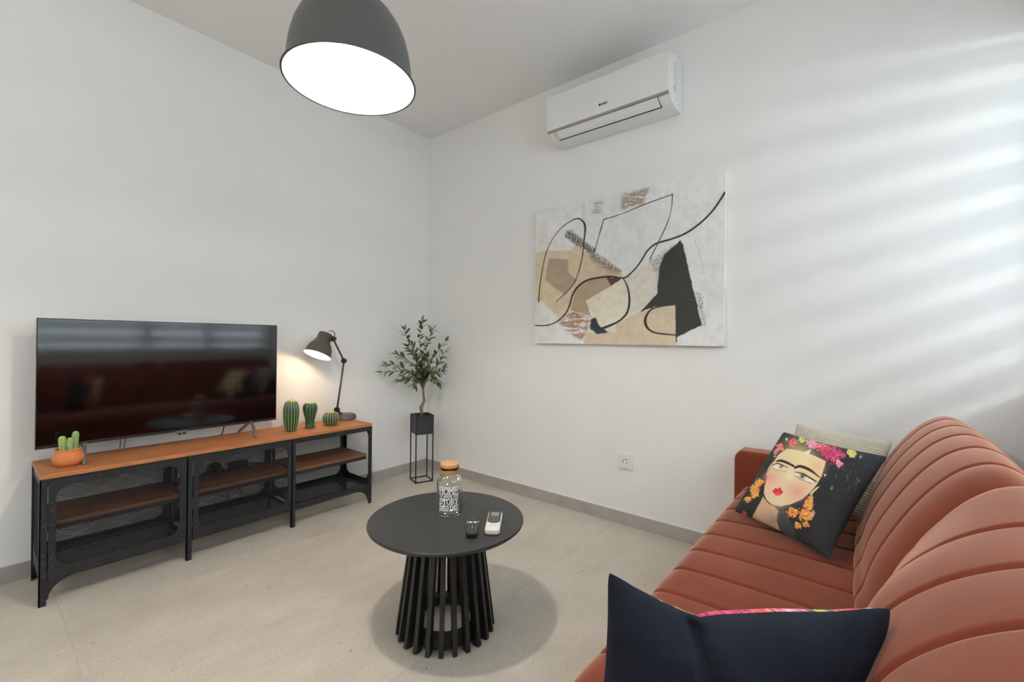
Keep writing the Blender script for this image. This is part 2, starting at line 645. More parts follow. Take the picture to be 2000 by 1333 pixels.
win = thing('window_1', 'wide three part window with white frame behind the sofa', 'window', ((WX0 + WX1) / 2, WY - 0.15, WZ0))
win['kind'] = 'structure'
hw = (WX1 - WX0) / 2
hh = WZ1 - WZ0
MULL = [-1.28, -0.69]
edges = [WX0] + MULL + [WX1]
cxw = (WX0 + WX1) / 2
MB().bx(-hw, hw, -0.03, 0.03, 0, 0.06).build('frame_bottom', FRAMEW, win, bevel=0.004)
MB().bx(-hw, hw, -0.03, 0.03, hh - 0.06, hh).build('frame_top', FRAMEW, win, bevel=0.004)
MB().bx(-hw, -hw + 0.06, -0.03, 0.03, 0.06, hh - 0.06).build('frame_side', FRAMEW, win, bevel=0.004)
MB().bx(hw - 0.06, hw, -0.03, 0.03, 0.06, hh - 0.06).build('frame_side', FRAMEW, win, bevel=0.004)
for mx_ in MULL:
    MB().bx(mx_ - cxw - 0.035, mx_ - cxw + 0.035, -0.03, 0.03, 0.06, hh - 0.06).build('mullion', FRAMEW, win, bevel=0.004)
for a, b_ in zip(edges[:-1], edges[1:]):
    MB().bx(a - cxw + 0.045, b_ - cxw - 0.045, -0.004, 0.004, 0.05, hh - 0.05).build('pane', PANE, win)
MB().bx(-hw, hw, 0.03, 0.15, 0.0, 0.02).build('sill', FRAMEW, win)
def fabric_mat(name, col, clear, trans):
    m = bpy.data.materials.new(name)
    m.use_nodes = True
    nt = m.node_tree
    nt.nodes.clear()
    o = nt.nodes.new('ShaderNodeOutputMaterial')
    tr = nt.nodes.new('ShaderNodeBsdfTransparent')
    tl = nt.nodes.new('ShaderNodeBsdfTranslucent')
    df = nt.nodes.new('ShaderNodeBsdfDiffuse')
    n = nt.nodes.new('ShaderNodeTexNoise')
    n.inputs['Scale'].default_value = 300
    r = nt.nodes.new('ShaderNodeValToRGB')
    r.color_ramp.elements[0].color = (*[c_ * 0.94 for c_ in col], 1)
    r.color_ramp.elements[1].color = (*col, 1)
    nt.links.new(n.outputs['Fac'], r.inputs['Fac'])
    nt.links.new(r.outputs[0], tl.inputs['Color'])
    nt.links.new(r.outputs[0], df.inputs['Color'])
    m1 = nt.nodes.new('ShaderNodeMixShader')
    m1.inputs[0].default_value = trans
    nt.links.new(df.outputs[0], m1.inputs[1])
    nt.links.new(tl.outputs[0], m1.inputs[2])
    m2 = nt.nodes.new('ShaderNodeMixShader')
    m2.inputs[0].default_value = clear
    nt.links.new(m1.outputs[0], m2.inputs[1])
    nt.links.new(tr.outputs[0], m2.inputs[2])
    nt.links.new(m2.outputs[0], o.inputs[0])
    return m
SHEER = fabric_mat('sheer_fabric', (0.82, 0.84, 0.86), 0.6, 0.6)
BAND = fabric_mat('band_fabric', (0.70, 0.74, 0.78), 0.12, 0.55)
for bx0, bx1, which in ((WX0 + 0.01, -1.292, 'farther from'), (-1.270, WX1 - 0.012, 'nearer')):
    cxb, hb_ = (bx0 + bx1) / 2, (bx1 - bx0) / 2
    sh = thing('roller_blind', 'striped sheer roller blind over the window half %s the painting wall' % which, 'blind', (cxb, WY - 0.055, WZ0 + 0.021), 0, 'striped roller blinds')
    MB().bx(-hb_, hb_, -0.012, 0.012, 0.0, 0.02).build('bottom_bar', FRAMEW, sh, bevel=0.003)
    z = 0.02
    k = 0
    while z < hh - 0.13:
        h_ = 0.060 if k % 2 == 0 else 0.085
        h_ = min(h_, hh - 0.11 - z)
        MB().bx(-hb_, hb_, -0.0006, 0.0006, z, z + h_).build('sheer_band' if k % 2 == 0 else 'fabric_band', SHEER if k % 2 == 0 else BAND, sh)
        z += h_
        k += 1
    MB().bx(-hb_, hb_, -0.03, 0.03, z, hh - 0.0215).build('head_box', FRAMEW, sh, bevel=0.004)

dr_ = thing('added_door_1', 'added glazed balcony door out of view letting in extra daylight', 'door', ((DX0 + DX1) / 2, WY - 0.15, 0.02))  # added unseen opening that brings daylight to the television wall and bench
dr_['kind'] = 'structure'
dh, dH = (DX1 - DX0) / 2, WZ1 - 0.02
MB().bx(-dh, dh, -0.03, 0.03, 0, 0.09).build('bottom_rail', FRAMEW, dr_, bevel=0.004)
MB().bx(-dh, dh, -0.03, 0.03, dH - 0.09, dH).build('top_rail', FRAMEW, dr_, bevel=0.004)
for xa_ in (-dh, -0.045, dh - 0.09):
    MB().bx(xa_, xa_ + 0.09, -0.03, 0.03, 0.09, dH - 0.09).build('stile', FRAMEW, dr_, bevel=0.004)
for xa_, xb_ in ((-dh + 0.085, -0.04), (0.04, dh - 0.085)):
    MB().bx(xa_, xb_, -0.004, 0.004, 0.085, dH - 0.085).build('pane', PANE, dr_)
MB().tube([(0.0, 0.03, 1.02), (0.0, 0.07, 1.02), (0.11, 0.075, 1.02)], 0.009, 8).build('handle', CHROME, dr_, smooth=True)

HB = 0.076
b_ = MB().bx(XB, -0.011, -0.011, 0.0, 0, HB).build('baseboard_left', BASE)
struct(b_, 'grey stone skirting along the television wall', 'baseboard')
MB().bx(XB, -0.011, -0.0085, 0.0, HB, HB + 0.004).build('sealant_bead', CAULK, b_)
b_ = MB().bx(-0.011, 0.0, WY, 0.0, 0, HB).build('baseboard_right', BASE)
struct(b_, 'grey stone skirting along the painting wall', 'baseboard')
MB().bx(-0.0085, 0.0, WY, 0.0, HB, HB + 0.004).build('sealant_bead', CAULK, b_)
b_ = MB().bx(XB, -0.011, WY, WY + 0.011, 0, HB).build('baseboard_window', BASE)
struct(b_, 'grey stone skirting under the window', 'baseboard')

# ------------------------------------------------------------------ television bench
BX0, BX1, BYF, BYB = -2.348, -0.798, -0.380, -0.042
bench = thing('tv_bench', 'long black metal television bench with wooden top and mesh doors', 'tv bench',
              ((BX0 + BX1) / 2, (BYF + BYB) / 2, 0))
bl = lambda x: x - (BX0 + BX1) / 2
byf, byb = BYF - (BYF + BYB) / 2, BYB - (BYF + BYB) / 2     # -0.18 .. 0.18
x0, x1 = bl(BX0), bl(BX1)
MB().bx(x0, x1, byf, byb, 0.521, 0.540).build('tabletop', WOOD, bench, bevel=0.002)
XL = [x0, bl(-1.845), bl(-1.332), x1 - 0.022]      # left edges of the four posts
def leg_mesh(x, y, sy, corner):
    mb = MB()
    w_ = 0.022
    # angle iron: two flanges
    mb.bx(x, x + w_, y if sy > 0 else y - 0.004, y + 0.004 if sy > 0 else y, 0.0, 0.521)
    fx = x if corner != 1 else x + w_ - 0.004
    mb.bx(fx, fx + 0.004, y if sy > 0 else y - w_, y + w_ if sy > 0 else y, 0.0, 0.521)
    return mb
for i, x in enumerate(XL):
    for y, sy in ((byf, 1), (byb, -1)):
        leg_mesh(x, y, sy, 1 if i == 3 else 0).build('leg', BLACK, bench)
for y0_, y1_ in ((byf + 0.001, byf + 0.02), (byb - 0.02, byb - 0.001)):
    MB().bx(x0 + 0.004, x1 - 0.004, y0_, y1_, 0.492, 0.5205).build('top_rail', BLACK, bench)
def arch_rail(y0_, y1_):
    r = 0.085
    P = [(x0 + 0.0225, 0.128), (x0 + 0.0225, 0.02)]
    for k in range(9):
        a = math.radians(180 - 90 * k / 8)
        P.append((x0 + 0.028 + r + r * math.cos(a), 0.024 + r * 0.86 * math.sin(a)))
    Q = [(-p[0], p[1]) for p in P][::-1]
    return MB().prism(P + Q, 1, y0_, y1_)
arch_rail(byf + 0.0045, byf + 0.0075).build('bottom_rail', BLACK, bench)
arch_rail(byb - 0.0075, byb - 0.0045).build('bottom_rail', BLACK, bench)

def strands(u0, u1, v0, v1, r, cw=0.019, ch=0.0088, w_=0.0013, t=0.0012):
    """crossing strands of expanded metal clipped to a rounded rectangle: list of (u,v,u,v)"""
    out = []
    def inside(u, v):
        du = np.maximum(np.maximum(u0 + r - u, u - (u1 - r)), 0)
        dv = np.maximum(np.maximum(v0 + r - v, v - (v1 - r)), 0)
        return (du * du + dv * dv <= r * r) & (u >= u0) & (u <= u1) & (v >= v0) & (v <= v1)
    us = np.linspace(u0, u1, 240)
    for sgn in (1, -1):
        s_ = sgn * ch / cw
        c0 = min(v0 - s_ * u0, v0 - s_ * u1)
        c1 = max(v1 - s_ * u0, v1 - s_ * u1)
        k = math.floor(c0 / ch)
        while k * ch < c1:
            vv = k * ch + s_ * us
            ins = np.nonzero(inside(us, vv))[0]
            if len(ins) > 1:
                a, b = ins[0], ins[-1]
                out.append((us[a], vv[a], us[b], vv[b]))
            k += 1
    return out
def mesh_panel(u0, u1, v0, v1, r, axis, pos, parent, cw=0.019, ch=0.0088):
    mb = MB()
    for (a, b, c_, d_) in strands(u0, u1, v0, v1, r, cw, ch):
        def put(u, v):
            q = [u, v]
            q.insert(axis, pos)
            return q
        up = [0, 0, 0]
        up[axis] = 1
        mb.bar(put(a, b), put(c_, d_), 0.0011, 0.0010, up)
    o = mb.build('mesh_panel', MESHM, parent, fix=False)
    o['kind'] = 'stuff'
    return o
def rivets(parent, pts, axis, pos, sgn):
    mb = MB()
    for u, v in pts:
        q = [u, v]
        q.insert(axis, pos)
        mb.sphere(q, 0.0035, 6, 4)
    o = mb.build('rivets', SILVERB, parent, smooth=True)
    o['kind'] = 'stuff'
SILVERB = mat('rivet_steel', S(92, 96, 102), 0.35, metal=0.7, var=0.05)
# two sliding doors
for dx0, dx1, ox0, ox1 in ((-2.322, -1.848, -2.300, -1.875), (-1.819, -1.336, -1.797, -1.357)):
    X0, X1, O0, O1 = bl(dx0), bl(dx1), bl(ox0), bl(ox1)
    ZB, ZT = 0.100, 0.513
    d_ = plate('door', [(X0, ZB), (X1, ZB), (X1, ZT), (X0, ZT)], [rrect(O0, O1, 0.150, 0.487, 0.048)], 1, byf - 0.0035, byf - 0.0005, BLACK, bench)
    mesh_panel(O0 - 0.004, O1 + 0.004, 0.146, 0.491, 0.048, 1, byf + 0.002, d_)
    pts = [(X0 + 0.010, zz) for zz in (0.115, 0.16, 0.19, 0.25, 0.33, 0.39, 0.42, 0.50)]
    pts += [(X1 - 0.010, zz) for zz in (0.115, 0.19, 0.33, 0.42, 0.50)]
    pts += [(X0 + (X1 - X0) * q, 0.5) for q in (0.33, 0.6)] + [(X0 + (X1 - X0) * q, 0.113) for q in (0.33, 0.66)]
    rivets(d_, pts, 1, byf - 0.004, -1)
pts = [(x0 + 0.011, zz) for zz in (0.03, 0.12, 0.18, 0.21, 0.33, 0.36, 0.42, 0.5)]
rivets(bench, pts, 1, byf - 0.001, -1)
# side panels with mesh
for sx, xa in ((-1, x0 + 0.0045), (1, x1 - 0.0075)):
    r = 0.07
    P = [(byf + 0.0045, 0.02)]
    for k in range(7):
        a = math.radians(180 - 90 * k / 6)
        P.append((byf + 0.022 + r + r * math.cos(a), 0.024 + r * math.sin(a)))
    P = P + [(-p[0], p[1]) for p in P][::-1] + [(-byf - 0.0045, 0.515), (byf + 0.0045, 0.515)]
    sp_ = plate('side_panel', P, [rrect(byf + 0.032, byb - 0.032, 0.155, 0.487, 0.045)], 0, xa, xa + 0.003, BLACK, bench)
    mesh_panel(byf + 0.028, byb - 0.028, 0.151, 0.491, 0.045, 0, xa + 0.0015, sp_)
# back panels with mesh, shelves and floor mesh in three bays
BAY = [(XL[0] + 0.024, XL[1] - 0.002), (XL[1] + 0.024, XL[2] - 0.002), (XL[2] + 0.024, XL[3] - 0.002)]
for a, b in BAY:
    bp_ = plate('back_panel', [(a, 0.12), (b, 0.12), (b, 0.4915), (a, 0.4915)], [rrect(a + 0.018, b - 0.018, 0.145, 0.472, 0.04)], 1, byb - 0.0105, byb - 0.008, BLACK, bench)
    mesh_panel(a + 0.014, b - 0.014, 0.141, 0.476, 0.04, 1, byb - 0.009, bp_)
    s_ = MB().bx(a + 0.001, b - 0.001, byf + 0.026, byb - 0.013, 0.318, 0.334).build('shelf', SHELF, bench, bevel=0.001)
    MB().bx(a + 0.001, b - 0.001, byf + 0.026, byf + 0.032, 0.298, 0.3178).build('shelf_rail', BLACK, s_)
    t_ = plate('bottom_tray', [(a, byf + 0.009), (b, byf + 0.009), (b, byb - 0.012), (a, byb - 0.012)], [rrect(a + 0.02, b - 0.02, byf + 0.025, byb - 0.03, 0.02)], 2, 0.1285, 0.1315, BLACK, bench)
    mesh_panel(a + 0.016, b - 0.016, byf + 0.021, byb - 0.026, 0.02, 2, 0.13, t_, 0.016, 0.0085)

# things on the shelf of the bench
pa = thing('power_adapter', 'black power adapter lying on the middle shelf of the bench', 'adapter', (-1.515, -0.085, 0.3342))
MB().box((0, 0, 0.022), (0.10, 0.045, 0.042)).build('body', DARK, pa, bevel=0.006)
MB().tube([(0.05, 0, 0.02), (0.09, 0.005, 0.012), (0.14, 0.0, 0.004), (0.17, 0.02, 0.004)], 0.003, 6).build('cord', CABLE, pa, smooth=True)
cb = thing('cable_bundle', 'tangled bundle of dark cable beside the adapter on the shelf', 'cable', (-1.645, -0.10, 0.3342))
for q in range(4):
    pts = []
    for k in range(22):
        a = 2 * PI * k / 22
        pts.append(((0.052 - 0.006 * q) * math.cos(a), (0.03 + 0.004 * q) * math.sin(a + q), 0.010 + 0.011 * q + 0.006 * math.sin(2 * a + q)))
    MB().tube(pts, 0.0045, 6, closed=True).build('coil', CABLE, cb, smooth=True)
MB().box((0.0, 0, 0.03), (0.016, 0.075, 0.052)).build('tie', DARK, cb, bevel=0.006)
hc = thing('hanging_cable', 'thin black cables hanging below the middle shelf of the bench', 'cable', (-1.575, -0.055, 0.1318))
MB().tube([(-0.02, 0, 0.164), (0.0, 0.004, 0.12), (0.022, 0, 0.075), (0.020, 0.004, 0.03), (0.03, -0.01, 0.003)], 0.0022, 6).build('strand', CABLE, hc, smooth=True)
MB().tube([(0.03, 0.002, 0.164), (0.055, 0.006, 0.11), (0.085, 0.0, 0.06), (0.10, 0.004, 0.004)], 0.0022, 6).build('strand', CABLE, hc, smooth=True)
MB().tube([(0.022, 0, 0.05), (-0.01, 0.0, 0.045), (-0.035, 0, 0.06), (-0.03, 0, 0.08)], 0.0016, 6).build('strand', CABLE, hc, smooth=True)

# ------------------------------------------------------------------ television
tv = thing('television', 'large flat black television on splayed metal feet', 'television', (-1.846, -0.185, 0.5402))
W2 = 0.503
MB().bx(-W2, W2, 0.004, 0.022, 0.075, 0.650).build('back_housing', DARK, tv, bevel=0.004)
MB().bx(-W2 * 0.8, W2 * 0.8, 0.022, 0.055, 0.13, 0.48).build('rear_bulge', DARK, tv, bevel=0.012)
MB().bx(-W2 + 0.004, W2 - 0.004, 0.0, 0.0045, 0.086, 0.646).build('screen', SCREEN, tv)
MB().bx(-W2, W2, -0.0015, 0.008, 0.0745, 0.0865).build('lower_bezel', DARK, tv, bevel=0.001)
MB().bx(-W2, W2, -0.0022, 0.006, 0.0725, 0.0752).build('chrome_trim', CHROME, tv)
for sx in (-1, 1):
    MB().bx(sx * W2 - 0.001, sx * W2 + 0.001, -0.001, 0.01, 0.075, 0.650).build('edge_trim', CHROME, tv)
MB().bx(-W2, W2, -0.001, 0.01, 0.6495, 0.6512).build('edge_trim', CHROME, tv)
MB().bx(0.0, 0.05, -0.004, 0.004, 0.064, 0.0775).build('badge', CHROME, tv, bevel=0.002)
for q in (0.012, 0.032):
    MB().bx(q, q + 0.012, -0.002, 0.004, 0.058, 0.0642).build('sensor', DARK, tv)
for fx in (-0.347, 0.363):
    mb = MB()
    pts = [(fx - 0.012, -0.105, 0.006), (fx, -0.012, 0.074), (fx, 0.022, 0.074), (fx - 0.02, 0.13, 0.006)]
    for a, b in zip(pts[:-1], pts[1:]):
        mb.bar(a, b, 0.014, 0.011, (0, 0, 1))
    mb.sphere(pts[0], 0.0062, 8, 6)
    mb.sphere(pts[3], 0.0062, 8, 6)
    mb.build('foot', CHROME, tv)
MB().tube([(0.24, 0.03, 0.12), (0.242, 0.04, 0.075), (0.236, 0.05, 0.05), (0.238, 0.07, 0.02), (0.236, 0.10, 0.004)], 0.003, 6).build('power_cord', CABLE, tv, smooth=True)
for q in (0.0, 0.016):
    MB().tube([(-0.20 + q, 0.05, 0.14), (-0.20 + q, 0.10, 0.07), (-0.198 + q, 0.13, 0.02), (-0.198 + q, 0.14, 0.004)], 0.0028, 6).build('signal_cord', CABLEW, tv, smooth=True)

# ------------------------------------------------------------------ desk lamp
def look_basis(axis):
    a = Vector(axis).normalized()
    x = a.orthogonal().normalized()
    return Matrix((x, a.cross(x), a)).transposed()
lampb = Vector((-0.836, -0.100, 0.5402))
lamp = thing('desk_lamp', 'dark grey jointed desk lamp glowing at the end of the bench', 'lamp', lampb)
MB().lathe([(0, 0), (0.078, 0), (0.079, 0.010), (0.074, 0.030), (0.066, 0.036), (0, 0.037)], 40).build('base', BRONZE, lamp, smooth=True, bevel=0.003)
J1 = Vector((-0.905, -0.115, 0.617)) - lampb
J2 = Vector((-0.868, -0.135, 0.957)) - lampb
SHC = Vector((-1.089, -0.188, 1.003)) - lampb      # middle of the shade's mouth
ax = (-_d * 0.40 + _r * (-0.20) - _u * 0.91).normalized()    # where the mouth looks
NK = SHC - ax * 0.118
J3 = NK + _r * 0.062 + _u * 0.002
MB().bar(J1 + Vector((0.045, 0.008, -0.048)), J1, 0.016, 0.014).build('base_bracket', BRONZE, lamp, bevel=0.002)
for J in (J1, J2, J3):
    M_ = look_basis(_d)
    mb = MB()
    mb.lathe([(0, -0.014), (0.016, -0.014), (0.018, -0.010), (0.018, 0.010), (0.016, 0.014), (0, 0.014)], 18, J, M_)
    mb.lathe([(0, -0.02), (0.008, -0.02), (0.008, -0.012), (0, -0.012)], 10, J, M_)
    mb.build('joint', DARK, lamp, smooth=False, bevel=0.001)
MB().tube([J1, J2], 0.0068, 10).build('lower_arm', BRONZE, lamp, smooth=True)
MB().tube([J2, J3], 0.0065, 10).build('upper_arm', BRONZE, lamp, smooth=True)
Mx = look_basis(-ax)       # +z runs from the mouth up to the neck
shade_out = [(0.0865, 0.0), (0.0865, 0.006), (0.083, 0.012), (0.081, 0.03), (0.075, 0.055), (0.063, 0.080), (0.049, 0.097), (0.046, 0.100), (0.046, 0.150), (0.042, 0.157), (0, 0.158)]
MB().lathe(shade_out, 40, SHC, Mx).build('shade', BRONZE, lamp, smooth=True, bevel=0)
shade_in = [(0.0862, 0.0005), (0.0825, 0.008), (0.0795, 0.03), (0.0735, 0.054), (0.0615, 0.078), (0.0475, 0.0935), (0, 0.094)]
MB().lathe(shade_in, 40, SHC, Mx).build('shade_lining', INNER, lamp, smooth=True, fix=False)
MB().sphere(SHC - ax * 0.066, 0.022, 16, 10).build('bulb', BULB_D, lamp, smooth=True)
MB().sphere(NK - _r * 0.051 - _u * 0.004 - ax * 0.0, 0.009, 10, 8, (1, 1, 1.5)).build('switch_knob', DARK, lamp, smooth=True)
lp = []
for k in range(9):
    a = math.radians(-80 + 200 * k / 8)
    lp.append(NK + _r * (0.05 + 0.026 * math.cos(a)) + _u * (0.03 + 0.026 * math.sin(a)) - _d * 0.01)
MB().tube(lp, 0.0028, 6).build('cord', CABLE, lamp, smooth=True)
dl = bpy.data.lights.new('desk_lamp_light', 'POINT')
dl.energy = 1.6
dl.color = (1.0, 0.66, 0.36)
dl.shadow_soft_size = 0.015
dlo = bpy.data.objects.new('desk_lamp_light', dl)
COL.objects.link(dlo)
dlo.parent = lamp
dlo.location = SHC - ax * 0.026

# ------------------------------------------------------------------ ceramic cacti and potted cactus
CER = vcol_mat('green_glaze', 0.22, 0.05, 60, coat=0.3)
def cactus(name, label, loc, prof, ribs, depth, tipcol, dots, pale):
    t = thing(name, label, 'cactus ornament', loc, 0, 'ceramic cacti on the bench')
    P = catmull(prof, 6)
    seg = 128
    n = len(P)
    a = np.linspace(0, 2 * PI, seg, endpoint=False)
    A, I = np.meshgrid(a, np.arange(n), indexing='xy')
    c = np.abs(np.cos(A * ribs / 2))
    Rr = P[I, 0] * (1 - depth * (1 - c ** 0.8))
    zt = P[:, 1].max()
    X, Y, Z = Rr * np.cos(A), Rr * np.sin(A), P[I, 1]
    green = np.array(S(48, 92, 58))
    dark = np.array(S(28, 62, 40))
    col = dark + (green - dark) * c[..., None]
    crest = smoothstep(0.965, 0.995, c) * pale
    blend(col, crest, S(170, 178, 110))
    tip = smoothstep(zt * 0.90, zt * 1.0, Z) * (0.35 + 0.65 * c)
    blend(col, np.clip(tip, 0, 1), tipcol)
    b = grid_obj('body', X, Y, Z, CER, t, col, wrap_v=True)
    if dots:
        mb = MB()
        for k in range(ribs):
            an = 2 * PI * k / ribs
            L = np.concatenate([[0], np.cumsum(np.hypot(*np.diff(P, axis=0).T))])
            for s_ in np.arange(0.25 * P[0, 0], L[-1] * 0.985, dots):
                rr, zz = np.interp(s_, L, P[:, 0]), np.interp(s_, L, P[:, 1])
                if rr > 0.004 and zz > 0.006:
                    mb.sphere((rr * math.cos(an), rr * math.sin(an), zz), 0.0019, 5, 4)
        o = mb.build('spines', PRINTY, t, smooth=True)
        o['kind'] = 'stuff'
    # tuft on the crown
    mb = MB()
    for k in range(9):
        an = 2 * PI * k / 9
        mb.tube([(0.004 * math.cos(an), 0.004 * math.sin(an), zt - 0.004), (0.011 * math.cos(an), 0.011 * math.sin(an), zt + 0.006)], [0.0022, 0.0008], 5)
    mb.build('tuft', PRINTY, t, smooth=True)
    return t
PRINTY = mat('pale_yellow_glaze', S(226, 214, 150), 0.4, var=0.05)
cactus('ceramic_cactus', 'tall oval ceramic cactus with rows of white dots', (-1.270, -0.225, 0.5402),
       [(0.0, 0.0), (0.030, 0.001), (0.034, 0.012), (0.041, 0.05), (0.046, 0.10), (0.044, 0.145), (0.034, 0.175), (0.017, 0.190), (0.0, 0.193)], 16, 0.10, S(214, 204, 120), 0.0075, 0.3)
cactus('ceramic_cactus', 'club shaped shiny ceramic cactus with smooth ribs', (-1.146, -0.215, 0.5402),
       [(0.0, 0.0), (0.027, 0.001), (0.027, 0.02), (0.029, 0.055), (0.038, 0.09), (0.044, 0.12), (0.040, 0.145), (0.024, 0.162), (0.0, 0.168)], 12, 0.13, S(206, 200, 110), 0, 0.25)
cactus('ceramic_cactus', 'small round ceramic cactus with pale ribs beside the lamp base', (-1.010, -0.222, 0.5402),
       [(0.0, 0.0), (0.030, 0.001), (0.042, 0.012), (0.051, 0.036), (0.048, 0.060), (0.034, 0.080), (0.015, 0.088), (0.0, 0.088)], 18, 0.14, S(206, 200, 110), 0.0085, 0.9)

pot = thing('terracotta_pot', 'squat terracotta pot at the left end of the bench', 'pot', (-2.252, -0.245, 0.5402))
MB().lathe([(0, 0), (0.036, 0), (0.047, 0.010), (0.0535, 0.028), (0.051, 0.045), (0.042, 0.058), (0.040, 0.064), (0.0435, 0.071), (0.042, 0.074), (0.038, 0.073), (0.036, 0.062), (0, 0.060)], 40).build('body', TERRA, pot, smooth=True)
MB().lathe([(0, 0.0605), (0.0355, 0.0612), (0.0365, 0.0655), (0, 0.068)], 20).build('soil', SOIL, pot, smooth=True)
cac = thing('potted_cactus', 'little pale green cactus of three stems in terracotta pot', 'cactus', (-2.252, -0.245, 0.604))
def stem(mb, c, r, h, lean):
    prof = [(0, -0.004), (r * 0.8, -0.004), (r * 0.95, h * 0.3), (r, h * 0.7), (r * 0.85, h * 0.9), (r * 0.45, h * 0.99), (0, h)]
    M_ = Matrix.Rotation(lean, 3, 'Y')
    return mb.lathe(catmull(prof, 3).tolist(), 40, c, M_, mod=lambda a, z: 1 + 0.09 * math.cos(10 * a))
for c_, r_, h_, ln in (((-0.017, -0.004, 0.004), 0.0125, 0.064, -0.05), ((0.003, -0.014, 0.004), 0.0100, 0.055, 0.02), ((0.020, 0.006, 0.004), 0.0115, 0.078, 0.06)):
    stem(MB(), c_, r_, h_, ln).build('stem', STEMG, cac, smooth=True)

# ------------------------------------------------------------------ planter stand and olive tree
ps = thing('planter_stand', 'tall black wire stand holding a square planter in the corner', 'planter', (-0.262, -0.252, 0), math.radians(-21))
q = 0.068
for sx in (-1, 1):
    for sy in (-1, 1):
        MB().bx(sx * q - 0.004, sx * q + 0.004, sy * q - 0.004, sy * q + 0.004, 0, 0.522).build('leg', BLACK, ps)
for z_ in (0.006, 0.518):
    for sx in (-1, 1):
        MB().bx(sx * q - 0.004, sx * q + 0.004, -q + 0.004, q - 0.004, z_ - 0.004, z_ + 0.004).build('rail', BLACK, ps)
        MB().bx(-q + 0.004, q - 0.004, sx * q - 0.004, sx * q + 0.004, z_ - 0.004, z_ + 0.004).build('rail', BLACK, ps)
qi = q - 0.0045
bxp = MB()
bxp.bx(-qi, qi, -qi, qi, 0.372, 0.378)
for sx in (-1, 1):
    bxp.bx(sx * qi - 0.002 * (1 + sx), sx * qi + 0.002 * (1 - sx), -qi, qi, 0.378, 0.519)
    bxp.bx(-qi + 0.004, qi - 0.004, sx * qi - 0.002 * (1 + sx), sx * qi + 0.002 * (1 - sx), 0.378, 0.519)
bxp.build('planter_box', ZINC, ps)
MB().bx(-qi + 0.0042, qi - 0.0042, -qi + 0.0042, qi - 0.0042, 0.380, 0.492).build('soil', SOIL, ps)

tree = thing('olive_tree', 'small olive tree with dark olives in the corner planter', 'tree', (-0.262, -0.252, 0.4922))
def tp(px, py, dd=0.0):
    """crop measure of the photograph turned into lateral, height and depth metres"""
    lat = (px - 370) / 3.92 / 247
    h_ = (760 - py) / 3.92 / 247 * 1.0 + 0.03
    return _r * lat + _u * h_ + _d * dd
MB().tube([tp(370, 790), tp(366, 735), tp(362, 712), tp(372, 690), tp(386, 655), tp(380, 620), tp(376, 575)], [0.013, 0.0125, 0.0145, 0.012, 0.0115, 0.0095, 0.009], 10).build('trunk', BARK, tree, smooth=True)
MB().sphere(tp(362, 708), 0.0135, 10, 8).build('knot', BARK, tree, smooth=True)
TIPS = [((376, 575), (345, 470), (250, 430), (95, 435), -.09), ((376, 575), (330, 480), (220, 400), (120, 375), -.07),
        ((376, 575), (340, 420), (270, 350), (180, 300), -.06), ((376, 575), (350, 400), (300, 260), (235, 120), -.02),
        ((376, 575), (370, 400), (350, 220), (368, 62), -.02), ((376, 575), (385, 420), (395, 250), (438, 120), .03),
        ((376, 575), (390, 470), (450, 330), (545, 200), -.02), ((376, 575), (400, 480), (470, 400), (528, 290), .05),
        ((376, 575), (400, 490), (470, 440), (532, 420), -.06), ((376, 575), (400, 500), (440, 470), (488, 515), .03),
        ((376, 575), (350, 500), (290, 470), (215, 500), -.07), ((376, 575), (350, 510), (330, 490), (325, 525), -.09),
        ((376, 575), (360, 480), (345, 380), (330, 300), -.09), ((376, 575), (400, 450), (420, 360), (405, 300), -.10),
        ((376, 575), (360, 450), (310, 330), (250, 250), .03), ((376, 575), (395, 480), (430, 420), (470, 480), -.10)]
def leaf_mesh(name, m):
    me = bpy.data.meshes.new(name)
    V, F = [], []
    N_ = 5
    for k in range(N_ + 1):
        t = k / N_
        w_ = 0.155 * math.sin(PI * t ** 0.85) ** 0.9 + 0.004
        zc = -0.10 * t * t
        V += [(-w_, t, zc + 0.05 * w_ / 0.155), (0, t, zc), (w_, t, zc + 0.05 * w_ / 0.155)]
    for k in range(N_):
        a = 3 * k
        F += [(a, a + 1, a + 4, a + 3), (a + 1, a + 2, a + 5, a + 4)]
    me.from_pydata(V, [], F)
    me.materials.append(m)
    me.polygons.foreach_set('use_smooth', [True] * len(F))
    return me
LM = [leaf_mesh('leaf', LEAF), leaf_mesh('leaf_pale', LEAF2)]
olive_me = None
rnd = random.Random(5)
nl = 0
BRP = []
